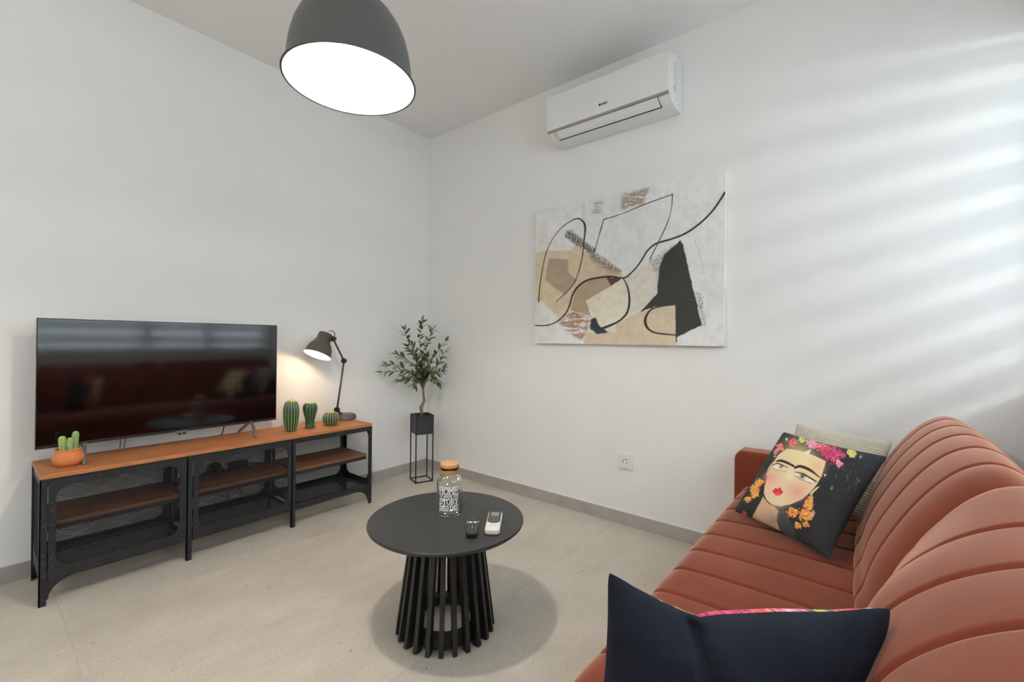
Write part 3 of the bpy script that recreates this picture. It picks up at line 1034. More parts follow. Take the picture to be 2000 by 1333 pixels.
for (a, b, c_, d2, dep) in TIPS:
    pts = catmull([tuple(tp(*a)), tuple(tp(*b, dep * 0.3)), tuple(tp(*c_, dep * 0.75)), tuple(tp(*d2, dep))], 6)
    n = len(pts)
    MB().tube(pts, [0.0042 * (1 - 0.78 * k / (n - 1)) for k in range(n)], 6).build('branch', BARK, tree, smooth=True)
    BRP += [Vector(p_) for p_ in pts[n // 2:]]
    k0 = int(n * 0.26)
    for k in range(k0, n):
        p = Vector(pts[k])
        dr = (Vector(pts[min(k + 1, n - 1)]) - Vector(pts[max(k - 1, 0)])).normalized()
        for s_ in (-1, 1) if k < n - 1 else (-1, 0, 1):
            if rnd.random() < 0.12 and k < n - 1:
                continue
            side = dr.cross(Vector((rnd.uniform(-1, 1), rnd.uniform(-1, 1), rnd.uniform(-0.6, 1)))).normalized()
            tip = (dr * rnd.uniform(0.45, 0.9) + side * s_ * rnd.uniform(0.5, 1.0) + Vector((0, 0, rnd.uniform(-0.35, 0.25)))).normalized()
            xx = tip.cross(Vector((rnd.uniform(-.5, .5), rnd.uniform(-.5, .5), 1))).normalized()
            zz = xx.cross(tip).normalized()
            L = rnd.uniform(0.046, 0.072)
            o = bpy.data.objects.new('leaf', LM[1 if rnd.random() < 0.3 else 0])
            COL.objects.link(o)
            o.parent = tree
            wdt = rnd.uniform(0.85, 1.25)
            mw = Matrix((xx * wdt, tip, zz)).transposed()
            o.matrix_local = Matrix.Translation(p) @ mw.to_4x4() @ Matrix.Scale(L, 4)
            nl += 1
for px, py, dd in ((330, 93, 0.0), (365, 96, -.01), (250, 173, .01), (280, 158, .02), (240, 135, .0), (305, 150, .0), (465, 290, .02), (440, 265, .0), (280, 280, .04), (220, 455, -.03)):
    if olive_me is None:
        ob = MB().sphere((0, 0, 0), 0.0105, 10, 8, (0.85, 0.85, 1.15)).build('olive', OLIVE, tree, smooth=True)
        olive_me = ob.data
    else:
        ob = bpy.data.objects.new('olive', olive_me)
        COL.objects.link(ob)
        ob.parent = tree
    want = tp(px, py, dd)
    near = min(BRP, key=lambda p_: (p_ - want).length)
    dirv = want - near
    if dirv.length > 0.016:
        dirv = dirv.normalized() * 0.016
    ob.location = near + dirv

# ------------------------------------------------------------------ coffee table
TC = Vector((-1.35, -1.725, 0))
ct = thing('coffee_table', 'round black coffee table on a flared base of slats', 'coffee table', TC)
MB().lathe([(0, 0.402), (0.288, 0.402), (0.298, 0.410), (0.3, 0.415), (0.299, 0.4195), (0.297, 0.4205), (0, 0.4205)], 128).build('tabletop', TABLE, ct, bevel=0)
NS = 24
smb = MB().bar((0.176, 0, 0.0), (0.122, 0, 0.402), 0.0165, 0.030, (1, 0, 0))
first = None
for k in range(NS):
    if first is None:
        first = smb.build('slat', SLAT, ct, bevel=0.0012)
        o = first
    else:
        o = first.copy()
        COL.objects.link(o)
        o.parent = ct
    o.rotation_euler = (0, 0, YAW + PI + math.radians(3.5) + 2 * PI * k / NS)
MB().lathe([(0.112, 0.012), (0.158, 0.012), (0.155, 0.045), (0.110, 0.045), (0.112, 0.012)], 64).build('lower_ring', SLAT, ct, smooth=False)
MB().lathe([(0.08, 0.372), (0.108, 0.372), (0.104, 0.4018), (0.08, 0.4018), (0.08, 0.372)], 64).build('upper_ring', SLAT, ct, smooth=False)

# ------------------------------------------------------------------ stroke lettering
GL = {
 'H': [[(.15, 0), (.15, 1)], [(.85, 0), (.85, 1)], [(.15, .5), (.85, .5)], [(0, 0), (.32, 0)], [(.68, 0), (1, 0)], [(0, 1), (.32, 1)], [(.68, 1), (1, 1)]],
 'O': [[(.5 + .45 * math.cos(2 * PI * k / 14), .5 + .5 * math.sin(2 * PI * k / 14)) for k in range(15)]],
 'M': [[(.12, 0), (.12, 1), (.5, .35), (.88, 1), (.88, 0)], [(0, 0), (.27, 0)], [(.73, 0), (1, 0)], [(0, 1), (.15, 1)], [(.85, 1), (1, 1)]],
 'E': [[(.18, 0), (.18, 1)], [(0, 0), (.9, 0), (.9, .22)], [(0, 1), (.86, 1), (.86, .78)], [(.18, .5), (.62, .5)], [(.62, .38), (.62, .62)]],
 'I': [[(.5, 0), (.5, 1)], [(.2, 0), (.8, 0)], [(.2, 1), (.8, 1)]],
 'S': [[(.86, .78), (.7, .97), (.45, 1), (.2, .93), (.1, .76), (.2, .6), (.5, .51), (.8, .4), (.9, .24), (.8, .07), (.5, 0), (.25, .04), (.1, .22)], [(.88, .74), (.88, 1)], [(.09, 0), (.09, .26)]],
 'W': [[(.08, 1), (.28, 0), (.5, .7), (.72, 0), (.92, 1)], [(0, 1), (.22, 1)], [(.78, 1), (1, 1)]],
 'R': [[(.2, 0), (.2, 1), (.6, 1), (.82, .88), (.84, .7), (.72, .54), (.2, .5)], [(.5, .5), (.85, 0), (1, 0)], [(.02, 0), (.4, 0)], [(.02, 1), (.2, 1)]],
 'U': [[(.15, 1), (.15, .3), (.28, .06), (.5, 0), (.72, .06), (.85, .3), (.85, 1)], [(0, 1), (.3, 1)], [(.7, 1), (1, 1)]],
 'T': [[(.5, 0), (.5, 1)], [(.04, .76), (.04, 1), (.96, 1), (.96, .76)], [(.28, 0), (.72, 0)]],
 'Y': [[(.1, 1), (.5, .48), (.9, 1)], [(.5, .48), (.5, 0)], [(.28, 0), (.72, 0)], [(0, 1), (.25, 1)], [(.75, 1), (1, 1)]],
 'B': [[(.2, 0), (.2, 1), (.6, 1), (.8, .9), (.82, .72), (.66, .55), (.2, .53)], [(.62, .53), (.85, .42), (.9, .24), (.8, .06), (.6, 0), (.02, 0)], [(.02, 1), (.2, 1)]],
 'G': [[(.86, .78), (.68, .97), (.45, 1), (.2, .88), (.08, .5), (.2, .1), (.48, 0), (.75, .05), (.86, .16), (.86, .44)], [(.55, .44), (1, .44)], [(.87, .72), (.87, 1)]],
 'N': [[(.16, 0), (.16, 1), (.84, 0), (.84, 1)], [(0, 0), (.32, 0)], [(0, 1), (.16, 1)], [(.68, 1), (1, 1)]],
}
def letters(text, x0_, x1_, z0_, z1_, th, place, mb, gap=0.22, space=0.7):
    """place(x, z, lift) -> point on the carrying surface"""
    units = sum(space if ch == ' ' else 1 for ch in text) + gap * (len(text) - 1)
    cw_ = (x1_ - x0_) / units
    x = x0_
    for ch in text:
        if ch == ' ':
            x += cw_ * (space + gap)
            continue
        for pl in GL[ch]:
            for (a, b), (c_, d_) in zip(pl[:-1], pl[1:]):
                A = np.array([x + a * cw_, z0_ + b * (z1_ - z0_)])
                B = np.array([x + c_ * cw_, z0_ + d_ * (z1_ - z0_)])
                dv = B - A
                Ln = np.hypot(*dv) + 1e-9
                nn = np.array([-dv[1], dv[0]]) / Ln * th / 2
                ee = dv / Ln * th * 0.35
                cs = [A - ee + nn, A - ee - nn, B + ee - nn, B + ee + nn]
                V = [place(p[0], p[1], 0.0001) for p in cs] + [place(p[0], p[1], 0.0005) for p in cs]
                mb.add(V, [(0, 1, 2, 3), (7, 6, 5, 4), (0, 4, 5, 1), (1, 5, 6, 2), (2, 6, 7, 3), (3, 7, 4, 0)])
        x += cw_ * (1 + gap)
    return mb

# ------------------------------------------------------------------ glass jar with cork
JP = Vector((-1.313, -1.698, 0.4207))
jar = thing('glass_jar', 'glass jar with cork stopper and white lettering on coffee table', 'jar', JP)
jr = 0.0505
outer = [(0, 0.0), (0.044, 0.0), (0.049, 0.003), (jr, 0.010), (jr, 0.125), (0.049, 0.135), (0.044, 0.145), (0.037, 0.152), (0.034, 0.157), (0.034, 0.176), (0.0352, 0.178), (0.0352, 0.181), (0.034, 0.182)]
inner = [(0.0315, 0.182), (0.0315, 0.157), (0.035, 0.150), (0.042, 0.143), (0.0465, 0.134), (jr - 0.0028, 0.124), (jr - 0.0028, 0.012), (0.046, 0.006), (0, 0.005)]
MB().lathe(outer + inner, 64).build('glass_body', GLASS, jar, smooth=True)
MB().lathe([(0, 0.166), (0.0285, 0.166), (0.0308, 0.1825), (0.036, 0.1828), (0.0375, 0.190), (0.0365, 0.199), (0.034, 0.201), (0, 0.201)], 40).build('cork', CORK, jar, smooth=False, bevel=0.001)
mb = MB()
turns = 7
tw = [(0.0358 * math.cos(a), 0.0358 * math.sin(a), 0.1595 + 0.0158 * a / (2 * PI * turns)) for a in np.linspace(0, 2 * PI * turns, 36 * turns)]
mb.tube(tw, 0.0016, 5)
mb.build('twine', TWINE, jar, smooth=True)
MB().tube([(0.0375 * math.cos(a), 0.0375 * math.sin(a), 0.1855 + 0.0008 * math.sin(5 * a)) for a in np.linspace(0, 2 * PI, 40, endpoint=False)], 0.0014, 6, closed=True).build('cork_wire', CABLE, jar, smooth=True)
fa = YAW + PI - 0.03 + math.atan2(-0.0, 1)      # direction of the lettering
view = (CAM - JP)
fa = math.atan2(view.y, view.x)
def jplace(x, z_, lift):
    a = fa + x / jr + 0.06 * -1
    return ((jr + lift) * math.cos(a), (jr + lift) * math.sin(a), z_)
mb = MB()
letters('HOME', -0.040, 0.040, 0.0900, 0.1170, 0.0037, jplace, mb, 0.12)
letters('IS WHERE OUR', -0.039, 0.040, 0.0775, 0.0860, 0.0013, jplace, mb, 0.16)
letters('STORY', -0.039, 0.039, 0.0510, 0.0720, 0.0031, jplace, mb, 0.12)
letters('BEGINS', -0.039, 0.040, 0.0255, 0.0450, 0.0028, jplace, mb, 0.12)
mb.build('lettering', PRINT, jar)
fs = thing('fairy_lights', 'string of tiny white lights inside the glass jar', 'fairy lights', JP + Vector((0, 0, 0.0052)))
rv = random.Random(3)
wp = []
for k in range(60):
    a = k * 0.62
    rr = 0.030 + 0.012 * math.sin(k * 1.7)
    wp.append((rr * math.cos(a), rr * math.sin(a), 0.010 + 0.125 * (k / 59) + 0.006 * math.sin(k * 2.3)))
MB().tube(catmull(wp, 4), 0.00035, 4).build('wire', GAP, fs)
vx = Vector((-math.sin(fa), math.cos(fa), 0))      # to the right as seen
vf = Vector((math.cos(fa), math.sin(fa), 0))
for lx, lz in ((-0.022, 0.143), (-0.009, 0.148), (-0.009, 0.124), (0.034, 0.131), (0.032, 0.138), (-0.022, 0.058), (-0.022, 0.036), (-0.014, 0.026), (0.008, 0.022), (-0.016, 0.008), (0.030, 0.008)):
    lim = 0.042 if lz < 0.127 else 0.035
    dep_ = math.sqrt(max(lim ** 2 - lx * lx, 0.0)) * 0.9
    MB().sphere(vx * lx + vf * dep_ + Vector((0, 0, lz - 0.003)), 0.0016, 8, 6).build('light', LED, fs, smooth=True)
MB().tube(catmull([tuple(q_) for q_ in (vx * 0.0370 + Vector((0, 0, 0.172)), vx * 0.0520 + Vector((0, 0, 0.140)), vx * 0.0630 + Vector((0, 0, 0.11)), vx * 0.069 + Vector((0, 0, 0.08)), vx * 0.063 + vf * 0.01 + Vector((0, 0, 0.058)), vx * 0.0522 + vf * 0.01 + Vector((0, 0, 0.05)))], 6), 0.0006, 5).build('tag_string', TWINE, jar, smooth=True)

# ------------------------------------------------------------------ remote controls
def frame2(near, far, z_):
    a, b = Vector((*near, 0)), Vector((*far, 0))
    d_ = b - a
    return (a + b) / 2 + Vector((0, 0, z_)), math.atan2(d_.y, d_.x) - PI / 2, d_.length
loc, rz, L = frame2((-1.421, -1.928), (-1.297, -1.818), 0.4207)
rc = thing('remote_control', 'narrow black television remote with grey buttons on coffee table', 'remote', loc, rz)
MB().prism(rrect(-0.021, 0.021, -L / 2, L / 2, 0.014, 5), 2, 0.0, 0.017).build('body', DARK, rc, bevel=0.004)
bt = lambda x, y, w_, h_, nm, m_: MB().prism(rrect(x - w_ / 2, x + w_ / 2, y - h_ / 2, y + h_ / 2, min(w_, h_) * 0.3, 3), 2, 0.0165, 0.0185).build(nm, m_, rc)
BTN = mat('grey_button', S(120, 120, 122), 0.45, var=0.05)
BTL = mat('pale_button', S(222, 222, 222), 0.35, var=0.03)
bt(-0.0085, 0.012, 0.013, 0.011, 'button', BTL)
bt(0.0085, 0.012, 0.013, 0.011, 'button', BTL)
for sx in (-1, 1):
    MB().box((sx * 0.0205, 0.021, 0.0125), (0.003, 0.012, 0.008)).build('side_accent', BTL, rc)
for r_ in range(4):
    for c_ in (-1, 0, 1):
        bt(c_ * 0.011, 0.034 + r_ * 0.011, 0.0045, 0.0035, 'button', BTN)
for r_ in range(6):
    for c_ in (-1, 0, 1):
        if r_ in (2, 3) and c_ == 0:
            continue
        bt(c_ * 0.012, -0.004 - r_ * 0.0115, 0.006, 0.003, 'button', BTN)
bt(0.0, -0.032, 0.007, 0.016, 'button', BTN)
MB().bx(-0.012, 0.012, -0.0775, -0.0745, 0.0165, 0.0174).build('brand_strip', BTN, rc)
loc, rz, L = frame2((-1.357, -1.966), (-1.216, -1.862), 0.4207)
ra = thing('remote_control', 'white air conditioner remote with grey display on coffee table', 'remote', loc, rz)
MB().prism(rrect(-0.0275, 0.0275, -L / 2, L / 2, 0.016, 6), 2, 0.0, 0.021).build('body', PLASTIC2, ra, bevel=0.006, seg=3)
FACE = mat('dark_remote_face', S(58, 59, 54), 0.3, var=0.05)
face = [(-0.0235, L / 2 - 0.004), (0.0235, L / 2 - 0.004), (0.0235, -0.012)]
face += [(0.0235 * math.cos(a), -0.012 - 0.020 * math.sin(a)) for a in np.linspace(0.25, PI - 0.25, 10)] + [(-0.0235, -0.012)]
MB().prism(face, 2, 0.0205, 0.0217).build('face_plate', FACE, ra)
MB().bx(-0.0145, 0.0145, 0.034, 0.067, 0.0215, 0.0222).build('display', LCD, ra)
for r_ in range(4):
    for c_ in (-1, 1):
        MB().bx(c_ * 0.014 - 0.0055, c_ * 0.014 + 0.0055, 0.021 - r_ * 0.012 - 0.0022, 0.021 - r_ * 0.012 + 0.0022, 0.0214, 0.0226).build('button', BTN, ra)
for r_ in range(3):
    MB().bx(-0.0045, 0.0045, 0.018 - r_ * 0.018 - 0.004, 0.018 - r_ * 0.018 + 0.004, 0.0214, 0.0226).build('button', BTN, ra)
MB().bx(-0.012, 0.012, -0.0535, -0.0515, 0.0207, 0.0213).build('brand_strip', FACE, ra)

# ------------------------------------------------------------------ pendant lamp
PP = Vector((-1.8187, -1.7885, 1.8817))
pen = thing('pendant_lamp', 'large dark grey bell shaped pendant lamp glowing white inside', 'pendant lamp', PP)
so = [(0.1845, 0.0012), (0.190, 0.000), (0.1905, 0.004), (0.188, 0.007), (0.180, 0.010), (0.178, 0.020), (0.1755, 0.055), (0.170, 0.095), (0.160, 0.135), (0.145, 0.170), (0.124, 0.202), (0.098, 0.228), (0.078, 0.242), (0.068, 0.248), (0.066, 0.256), (0.066, 0.345), (0.060, 0.358), (0.018, 0.364), (0.0, 0.364)]
si = [(0.1850, 0.0016), (0.1785, 0.012), (0.1763, 0.022), (0.1738, 0.055), (0.1683, 0.094), (0.1583, 0.134), (0.1433, 0.1685), (0.1225, 0.200), (0.0967, 0.2255), (0.064, 0.244), (0.0, 0.246)]
MB().lathe(so, 96).build('shade', GREYLAMP, pen, smooth=True)
MB().lathe(si, 96).build('shade_lining', INNER, pen, smooth=True, fix=False)
MB().lathe([(0, 0.10), (0.025, 0.105), (0.042, 0.125), (0.047, 0.148), (0.040, 0.175), (0.022, 0.205), (0.016, 0.225), (0.016, 0.246), (0, 0.246)], 24).build('bulb', BULB_P, pen, smooth=True)
MB().tube([(0, 0, 0.36), (0, 0, 0.93)], 0.0035, 8).build('cord', CABLE, pen, smooth=True)
MB().lathe([(0, HC - PP.z - 0.0005), (0.055, HC - PP.z - 0.0005), (0.055, HC - PP.z - 0.035), (0.045, HC - PP.z - 0.05), (0, HC - PP.z - 0.05)], 32).build('ceiling_rose', GREYLAMP, pen, smooth=False, bevel=0.002)
pl = bpy.data.lights.new('pendant_light', 'POINT')
pl.energy = 31.0
pl.color = (1.0, 0.93, 0.84)
pl.shadow_soft_size = 0.028
plo = bpy.data.objects.new('pendant_light', pl)
COL.objects.link(plo)
plo.parent = pen
plo.location = (0, 0, 0.085)

# opal globe lamp added out of view to brighten ceiling and walls
GZ = 2.50
cl = thing('fill_globe_lamp', 'added white opal globe fill lamp out of view in the rear half of the room', 'globe lamp', (-4.5, -1.75, GZ))
MB().sphere((0, 0, 0), 0.2, 40, 24).build('globe', emit_mat('fill_globe_glow', (1.0, 0.94, 0.86), 6.0), cl, smooth=True)
MB().lathe([(0, 0.19), (0.05, 0.19), (0.05, 0.23), (0.012, 0.24), (0, 0.24)], 24).build('holder', GREYLAMP, cl, bevel=0.002)
MB().tube([(0, 0, 0.235), (0, 0, HC - GZ - 0.02)], 0.0035, 8).build('cord', CABLE, cl, smooth=True)
MB().lathe([(0, HC - GZ - 0.0005), (0.055, HC - GZ - 0.0005), (0.055, HC - GZ - 0.03), (0, HC - GZ - 0.03)], 32).build('ceiling_rose', GREYLAMP, cl, bevel=0.002)
rl = bpy.data.lights.new('fill_globe_light', 'POINT')
rl.energy = 130.0
rl.color = (1.0, 0.96, 0.91)
rl.shadow_soft_size = 0.22
rlo = bpy.data.objects.new('fill_globe_light', rl)
COL.objects.link(rlo)
rlo.parent = cl
rlo.location = (0, 0, 0)

# ------------------------------------------------------------------ air conditioner
AO = Vector((0, -1.775, 2.402))
ac = thing('air_conditioner', 'white wall mounted split air conditioner', 'air conditioner', AO)
ya, yb = -0.390, 0.390
prof = [(-0.0005, 0.296), (-0.10, 0.290), (-0.185, 0.268), (-0.198, 0.258), (-0.198, 0.050), (-0.190, 0.038), (-0.160, 0.018), (-0.115, 0.005), (-0.070, 0.0), (-0.0005, 0.006)]
MB().prism(prof, 1, ya, yb).build('body', PLASTIC, ac, bevel=0.004)
fp = [(-0.1985, 0.262), (-0.206, 0.270), (-0.2125, 0.262), (-0.214, 0.150), (-0.210, 0.051), (-0.1985, 0.049)]
MB().prism(fp, 1, ya - 0.001, yb + 0.001).build('front_panel', PLASTIC, ac, bevel=0.003)
MB().prism([(-0.199, 0.0485), (-0.2085, 0.0485), (-0.204, 0.040), (-0.192, 0.039)], 1, ya + 0.002, yb - 0.002).build('trim_strip', SILVER, ac)
# louvre flap and its slot
lower = catmull([(-0.198, 0.040), (-0.190, 0.0355), (-0.166, 0.0185), (-0.145, 0.0095)], 3)
def off_curve(P, o_):
    P = np.array(P)
    t = np.gradient(P, axis=0)
    n_ = np.stack([t[:, 1], -t[:, 0]], 1)
    n_ /= np.linalg.norm(n_, axis=1)[:, None]
    if n_[:, 1].mean() > 0:
        n_ = -n_
    return P + n_ * o_
a_ = off_curve(lower, 0.0045)
b2 = off_curve(lower, 0.0005)
MB().prism([tuple(p) for p in a_] + [tuple(p) for p in b2[::-1]], 1, ya + 0.066, yb - 0.062).build('louvre_flap', PLASTIC, ac)
a_ = off_curve(lower, 0.0022)
MB().prism([tuple(p) for p in a_] + [tuple(p) for p in b2[::-1]], 1, ya + 0.063, yb - 0.059).build('flap_gap', GAP, ac)
MB().prism([(-0.1465, 0.0125), (-0.1465, 0.0055), (-0.138, 0.003), (-0.136, 0.009)], 1, ya + 0.062, yb - 0.058).build('outlet_slot', GAP, ac)
# lettering and emblem on the front panel
def aplace(x, z_, lift):
    return (-0.2142 + 0.0016 * (0.14 - z_) / 0.04 - lift, -x, z_)
mb = MB()
letters('GREE', -0.002, 0.034, 0.0945, 0.1055, 0.0022, aplace, mb, 0.25)
mb.build('lettering', PRINTG, ac)
mb = MB()
mb.lathe([(0, 0), (0.0075, 0), (0.0075, 0.0008), (0, 0.0008)], 16, aplace(-0.013, 0.100, 0.0002), look_basis((-1, 0, 0)))
mb.build('emblem', PRINTG, ac)
# printed marks on the right end
mk = MB()
yy = ya - 0.0006
def mark(x0_, x1_, z0_, z1_):
    mk.bx(x0_, x1_, yy, yy + 0.0008, z0_, z1_)
for xx_ in (-0.130, -0.098):
    mark(xx_ - 0.0014, xx_ + 0.0014, 0.135, 0.225)
mark(-0.13, -0.098, 0.223, 0.2255)
mark(-0.124, -0.104, 0.236, 0.2385)
mark(-0.106, -0.094, 0.118, 0.130)
mark(-0.13, -0.118, 0.092, 0.110)
mark(-0.112, -0.098, 0.088, 0.102)
mark(-0.085, -0.079, 0.052, 0.056)
mark(-0.05, -0.044, 0.035, 0.042)
mk.build('sticker_print', mat('pale_grey_print', S(165, 165, 165), 0.6, var=0.03), ac)

# ------------------------------------------------------------------ abstract painting
PY0, PY1, PZ0, PZ1, PT = -1.180, -2.408, 1.096, 2.022, 0.035
pc = thing('abstract_painting', 'large abstract canvas in white black and tan with looping lines', 'painting', (0, (PY0 + PY1) / 2, PZ0))
PWd, PHt = PY0 - PY1, PZ1 - PZ0
MB().bx(-PT, -0.001, -PWd / 2, PWd / 2, 0, PHt).build('canvas', mat('canvas_edge', S(232, 228, 218), 0.8, var=0.03, scale=30), pc, bevel=0.002)
NU, NV = 440, 332
U, V = np.meshgrid(np.linspace(0, 1, NU), np.linspace(0, 1, NV), indexing='ij')
Hm = homography([(0, 1), (1, 1), (1, 0), (0, 0)], [(62, 318), (1352, 50), (1328, 1255), (50, 1232)])
qx, qy = hmap(Hm, U, V)
wob = (fbm(qx / 28, qy / 28, 3) - 0.5) * 16
fine = 0.75 * RNG.random(qx.shape) + 0.25 * fbm(qx / 14, qy / 14, 9, 3)
streak = 0.6 * fbm(qx / 60 + qy / 300, qy / 4, 21, 3) + 0.4 * fbm(qx / 9, qy / 9, 22, 3)
streakv = fbm(qx / 6, qy / 120, 25, 3)
img = np.zeros((NU, NV, 3)) + np.array(S(216, 216, 213))
img *= (0.90 + 0.2 * fbm(qx / 60, qy / 60, 2))[..., None]
img *= (0.95 + 0.10 * streakv)[..., None]
def fillp(P, col, soft=3, rag=1.0, op=1.0, tex=0.12, nz=None):
    d_ = sd_poly(qx, qy, P) + wob * rag
    msk = smoothstep(soft, -soft, d_) * op
    if nz is not None:
        msk = msk * nz
    cc = np.array(S(*col)) * (1 - tex + 2 * tex * fbm(qx / 40, qy / 40, 31))[..., None]
    img[:] = img * (1 - msk[..., None]) + cc * msk[..., None]
dry = lambda t, f=streak: smoothstep(t, t + 0.12, f)
fillp([(60, 470), (200, 450), (330, 480), (420, 600), (60, 600)], (205, 188, 165), 22, 2, 0.35, nz=dry(0.42))
fillp([(60, 605), (160, 590), (290, 595), (330, 560), (480, 650), (640, 735), (655, 785), (400, 940), (440, 1055), (300, 1000), (240, 1065), (100, 935), (60, 930)], (206, 184, 152), 5, 0.5)
fillp([(150, 645), (280, 655), (285, 745), (345, 790), (260, 905), (120, 800)], (166, 147, 120), 5, 0.5)
fillp([(285, 600), (420, 640), (480, 780), (380, 830), (280, 745)], (208, 182, 146), 10, 0.8, 0.75)
fillp([(330, 850), (420, 792), (545, 775), (585, 840), (400, 940), (436, 1050), (300, 1000)], (176, 152, 120), 4, 0.4)
fillp([(60, 800), (130, 800), (290, 985), (230, 1080), (100, 945), (60, 935)], (212, 190, 150), 6, 0.5, 0.85)
fillp([(240, 1065), (305, 1000), (435, 1060), (425, 1120), (375, 1210), (330, 1190), (210, 1090)], (160, 118, 78), 14, 1.2, 0.9, nz=dry(0.40))
fillp([(300, 1010), (420, 1060), (370, 1090), (310, 1070)], (172, 112, 66), 14, 1.2, 0.7, nz=dry(0.45))
fillp([(270, 455), (300, 455), (470, 590), (455, 625), (350, 570), (255, 500)], (58, 58, 57), 9, 1.4, 1, nz=dry(0.30, fine))
fillp([(455, 600), (520, 640), (645, 735), (590, 750), (500, 700), (430, 640)], (112, 84, 70), 14, 1.6, 0.95, nz=dry(0.34, fine))
fillp([(440, 640), (600, 735), (560, 760), (470, 720)], (140, 110, 92), 16, 1.6, 0.5, nz=dry(0.45, fine))
fillp([(650, 790), (760, 712), (905, 640), (886, 885), (770, 1022), (600, 1105), (600, 1165), (560, 1150), (500, 1120), (690, 1040)], (214, 206, 190), 3, 0.2)
fillp([(400, 942), (650, 793), (690, 880), (692, 1000), (640, 1075), (570, 1115), (500, 1125)], (224, 212, 186), 2, 0.1)
fillp([(545, 782), (640, 780), (632, 800), (570, 840)], (92, 54, 46), 4, 0.4)
fillp([(600, 1098), (765, 1020), (835, 1000), (1012, 968), (1012, 1256), (380, 1240), (405, 1150), (470, 1165), (560, 1150), (600, 1165)], (208, 186, 155), 2.5, 0.25)
fillp([(1045, 528), (1062, 560), (1105, 760), (1185, 1108), (1012, 1196), (1012, 970), (870, 985), (765, 1022), (884, 890), (893, 770), (908, 690), (935, 625)], (42, 42, 39), 4, 0.7, 1, 0.2)
fillp([(840, 670), (1000, 560), (940, 650), (905, 760), (890, 800)], (42, 42, 39), 18, 2.4, 0.7, nz=dry(0.46, fine))
fillp([(1150, 880), (1180, 900), (1215, 1110), (1180, 1115)], (42, 42, 39), 8, 2.4, 0.8, nz=dry(0.52, fine))
fillp([(432, 1072), (465, 1055), (500, 1122), (548, 1158), (480, 1168), (430, 1140)], (38, 46, 56), 6, 0.8, 1)
fillp([(640, 205), (830, 165), (795, 275), (640, 318)], (152, 130, 104), 16, 1.3, 0.9, nz=dry(0.33))
fillp([(455, 262), (525, 250), (500, 355), (440, 362)], (104, 106, 102), 18, 1.6, 0.8, nz=dry(0.44))
fillp([(376, 270), (395, 270), (395, 390), (378, 390)], (140, 140, 136), 8, 1.0, 0.5, nz=dry(0.42, fine))
fillp([(390, 250), (660, 215), (640, 320), (390, 370)], (206, 208, 208), 20, 1.0, 0.4)
def linep(P, W, col=(40, 38, 36), op=1.0, soft=1.8):
    d_ = sd_line(qx, qy, P, W) + wob * 0.10
    blend(img, smoothstep(soft, -soft, d_) * op, S(*col))
linep([(50, 1110), (130, 1110), (200, 1085), (260, 1030), (290, 970), (310, 900), (350, 840), (410, 800), (500, 780), (580, 775), (660, 785), (720, 740), (770, 680), (820, 600), (880, 550), (980, 520), (1080, 480), (1180, 410), (1260, 330), (1310, 260), (1348, 200)], [8, 9, 12, 14, 11, 11, 14, 13, 15])
linep([(78, 950), (85, 850), (105, 720), (130, 610), (170, 520), (230, 440), (290, 395), (345, 372), (385, 395), (398, 440), (390, 520), (380, 620), (355, 730), (320, 820), (270, 880), (200, 945)], [8, 6, 5, 7, 15, 7, 6, 6])
for seg_ in ([(460, 602), (492, 490), (525, 380)], [(525, 380), (640, 345), (800, 280), (993, 210)], [(993, 210), (986, 300), (960, 400), (900, 530), (838, 655)]):
    linep(seg_, [7, 5, 7, 6])
linep([(655, 785), (685, 850), (697, 940), (682, 1020), (640, 1070), (590, 1100), (510, 1132)], [8, 15, 13, 17])
linep([(1010, 968), (890, 985), (835, 1010), (806, 1060), (806, 1105), (832, 1142), (885, 1165), (1010, 1178)], [8, 12, 20, 14, 10])
linep([(1140, 525), (1180, 640), (1197, 760)], 2.2, (150, 148, 144))
linep([(1011, 968), (1012, 1222)], [9, 8])
for k in range(26):
    ax_, ay_ = RNG.uniform(80, 1300), RNG.uniform(150, 1200)
    an = RNG.uniform(0, PI)
    ln = RNG.uniform(40, 160)
    linep([(ax_, ay_), (ax_ + ln * 0.5 * math.cos(an) + 8, ay_ + ln * 0.5 * math.sin(an)), (ax_ + ln * math.cos(an), ay_ + ln * math.sin(an))], 1.6, (176, 172, 165), 0.35)
lum = img.mean(-1, keepdims=True)
img = lum + (img - lum) * 0.82
img *= (0.93 + 0.14 * RNG.random(qx.shape) * fbm(qx / 30, qy / 30, 77) * 1.6)[..., None]
img = np.clip(img * 1.22, 0, 0.87)
lift = (streakv - 0.5) * 0.0006 + (fine - 0.5) * 0.0005
grid_obj('painted_surface', -PT - 0.0009 + lift, PWd / 2 * 0.998 - U * PWd * 0.998, 0.001 + V * (PHt - 0.002), vcol_mat('oil_paint', 0.55, 0.12, 300), pc, img)

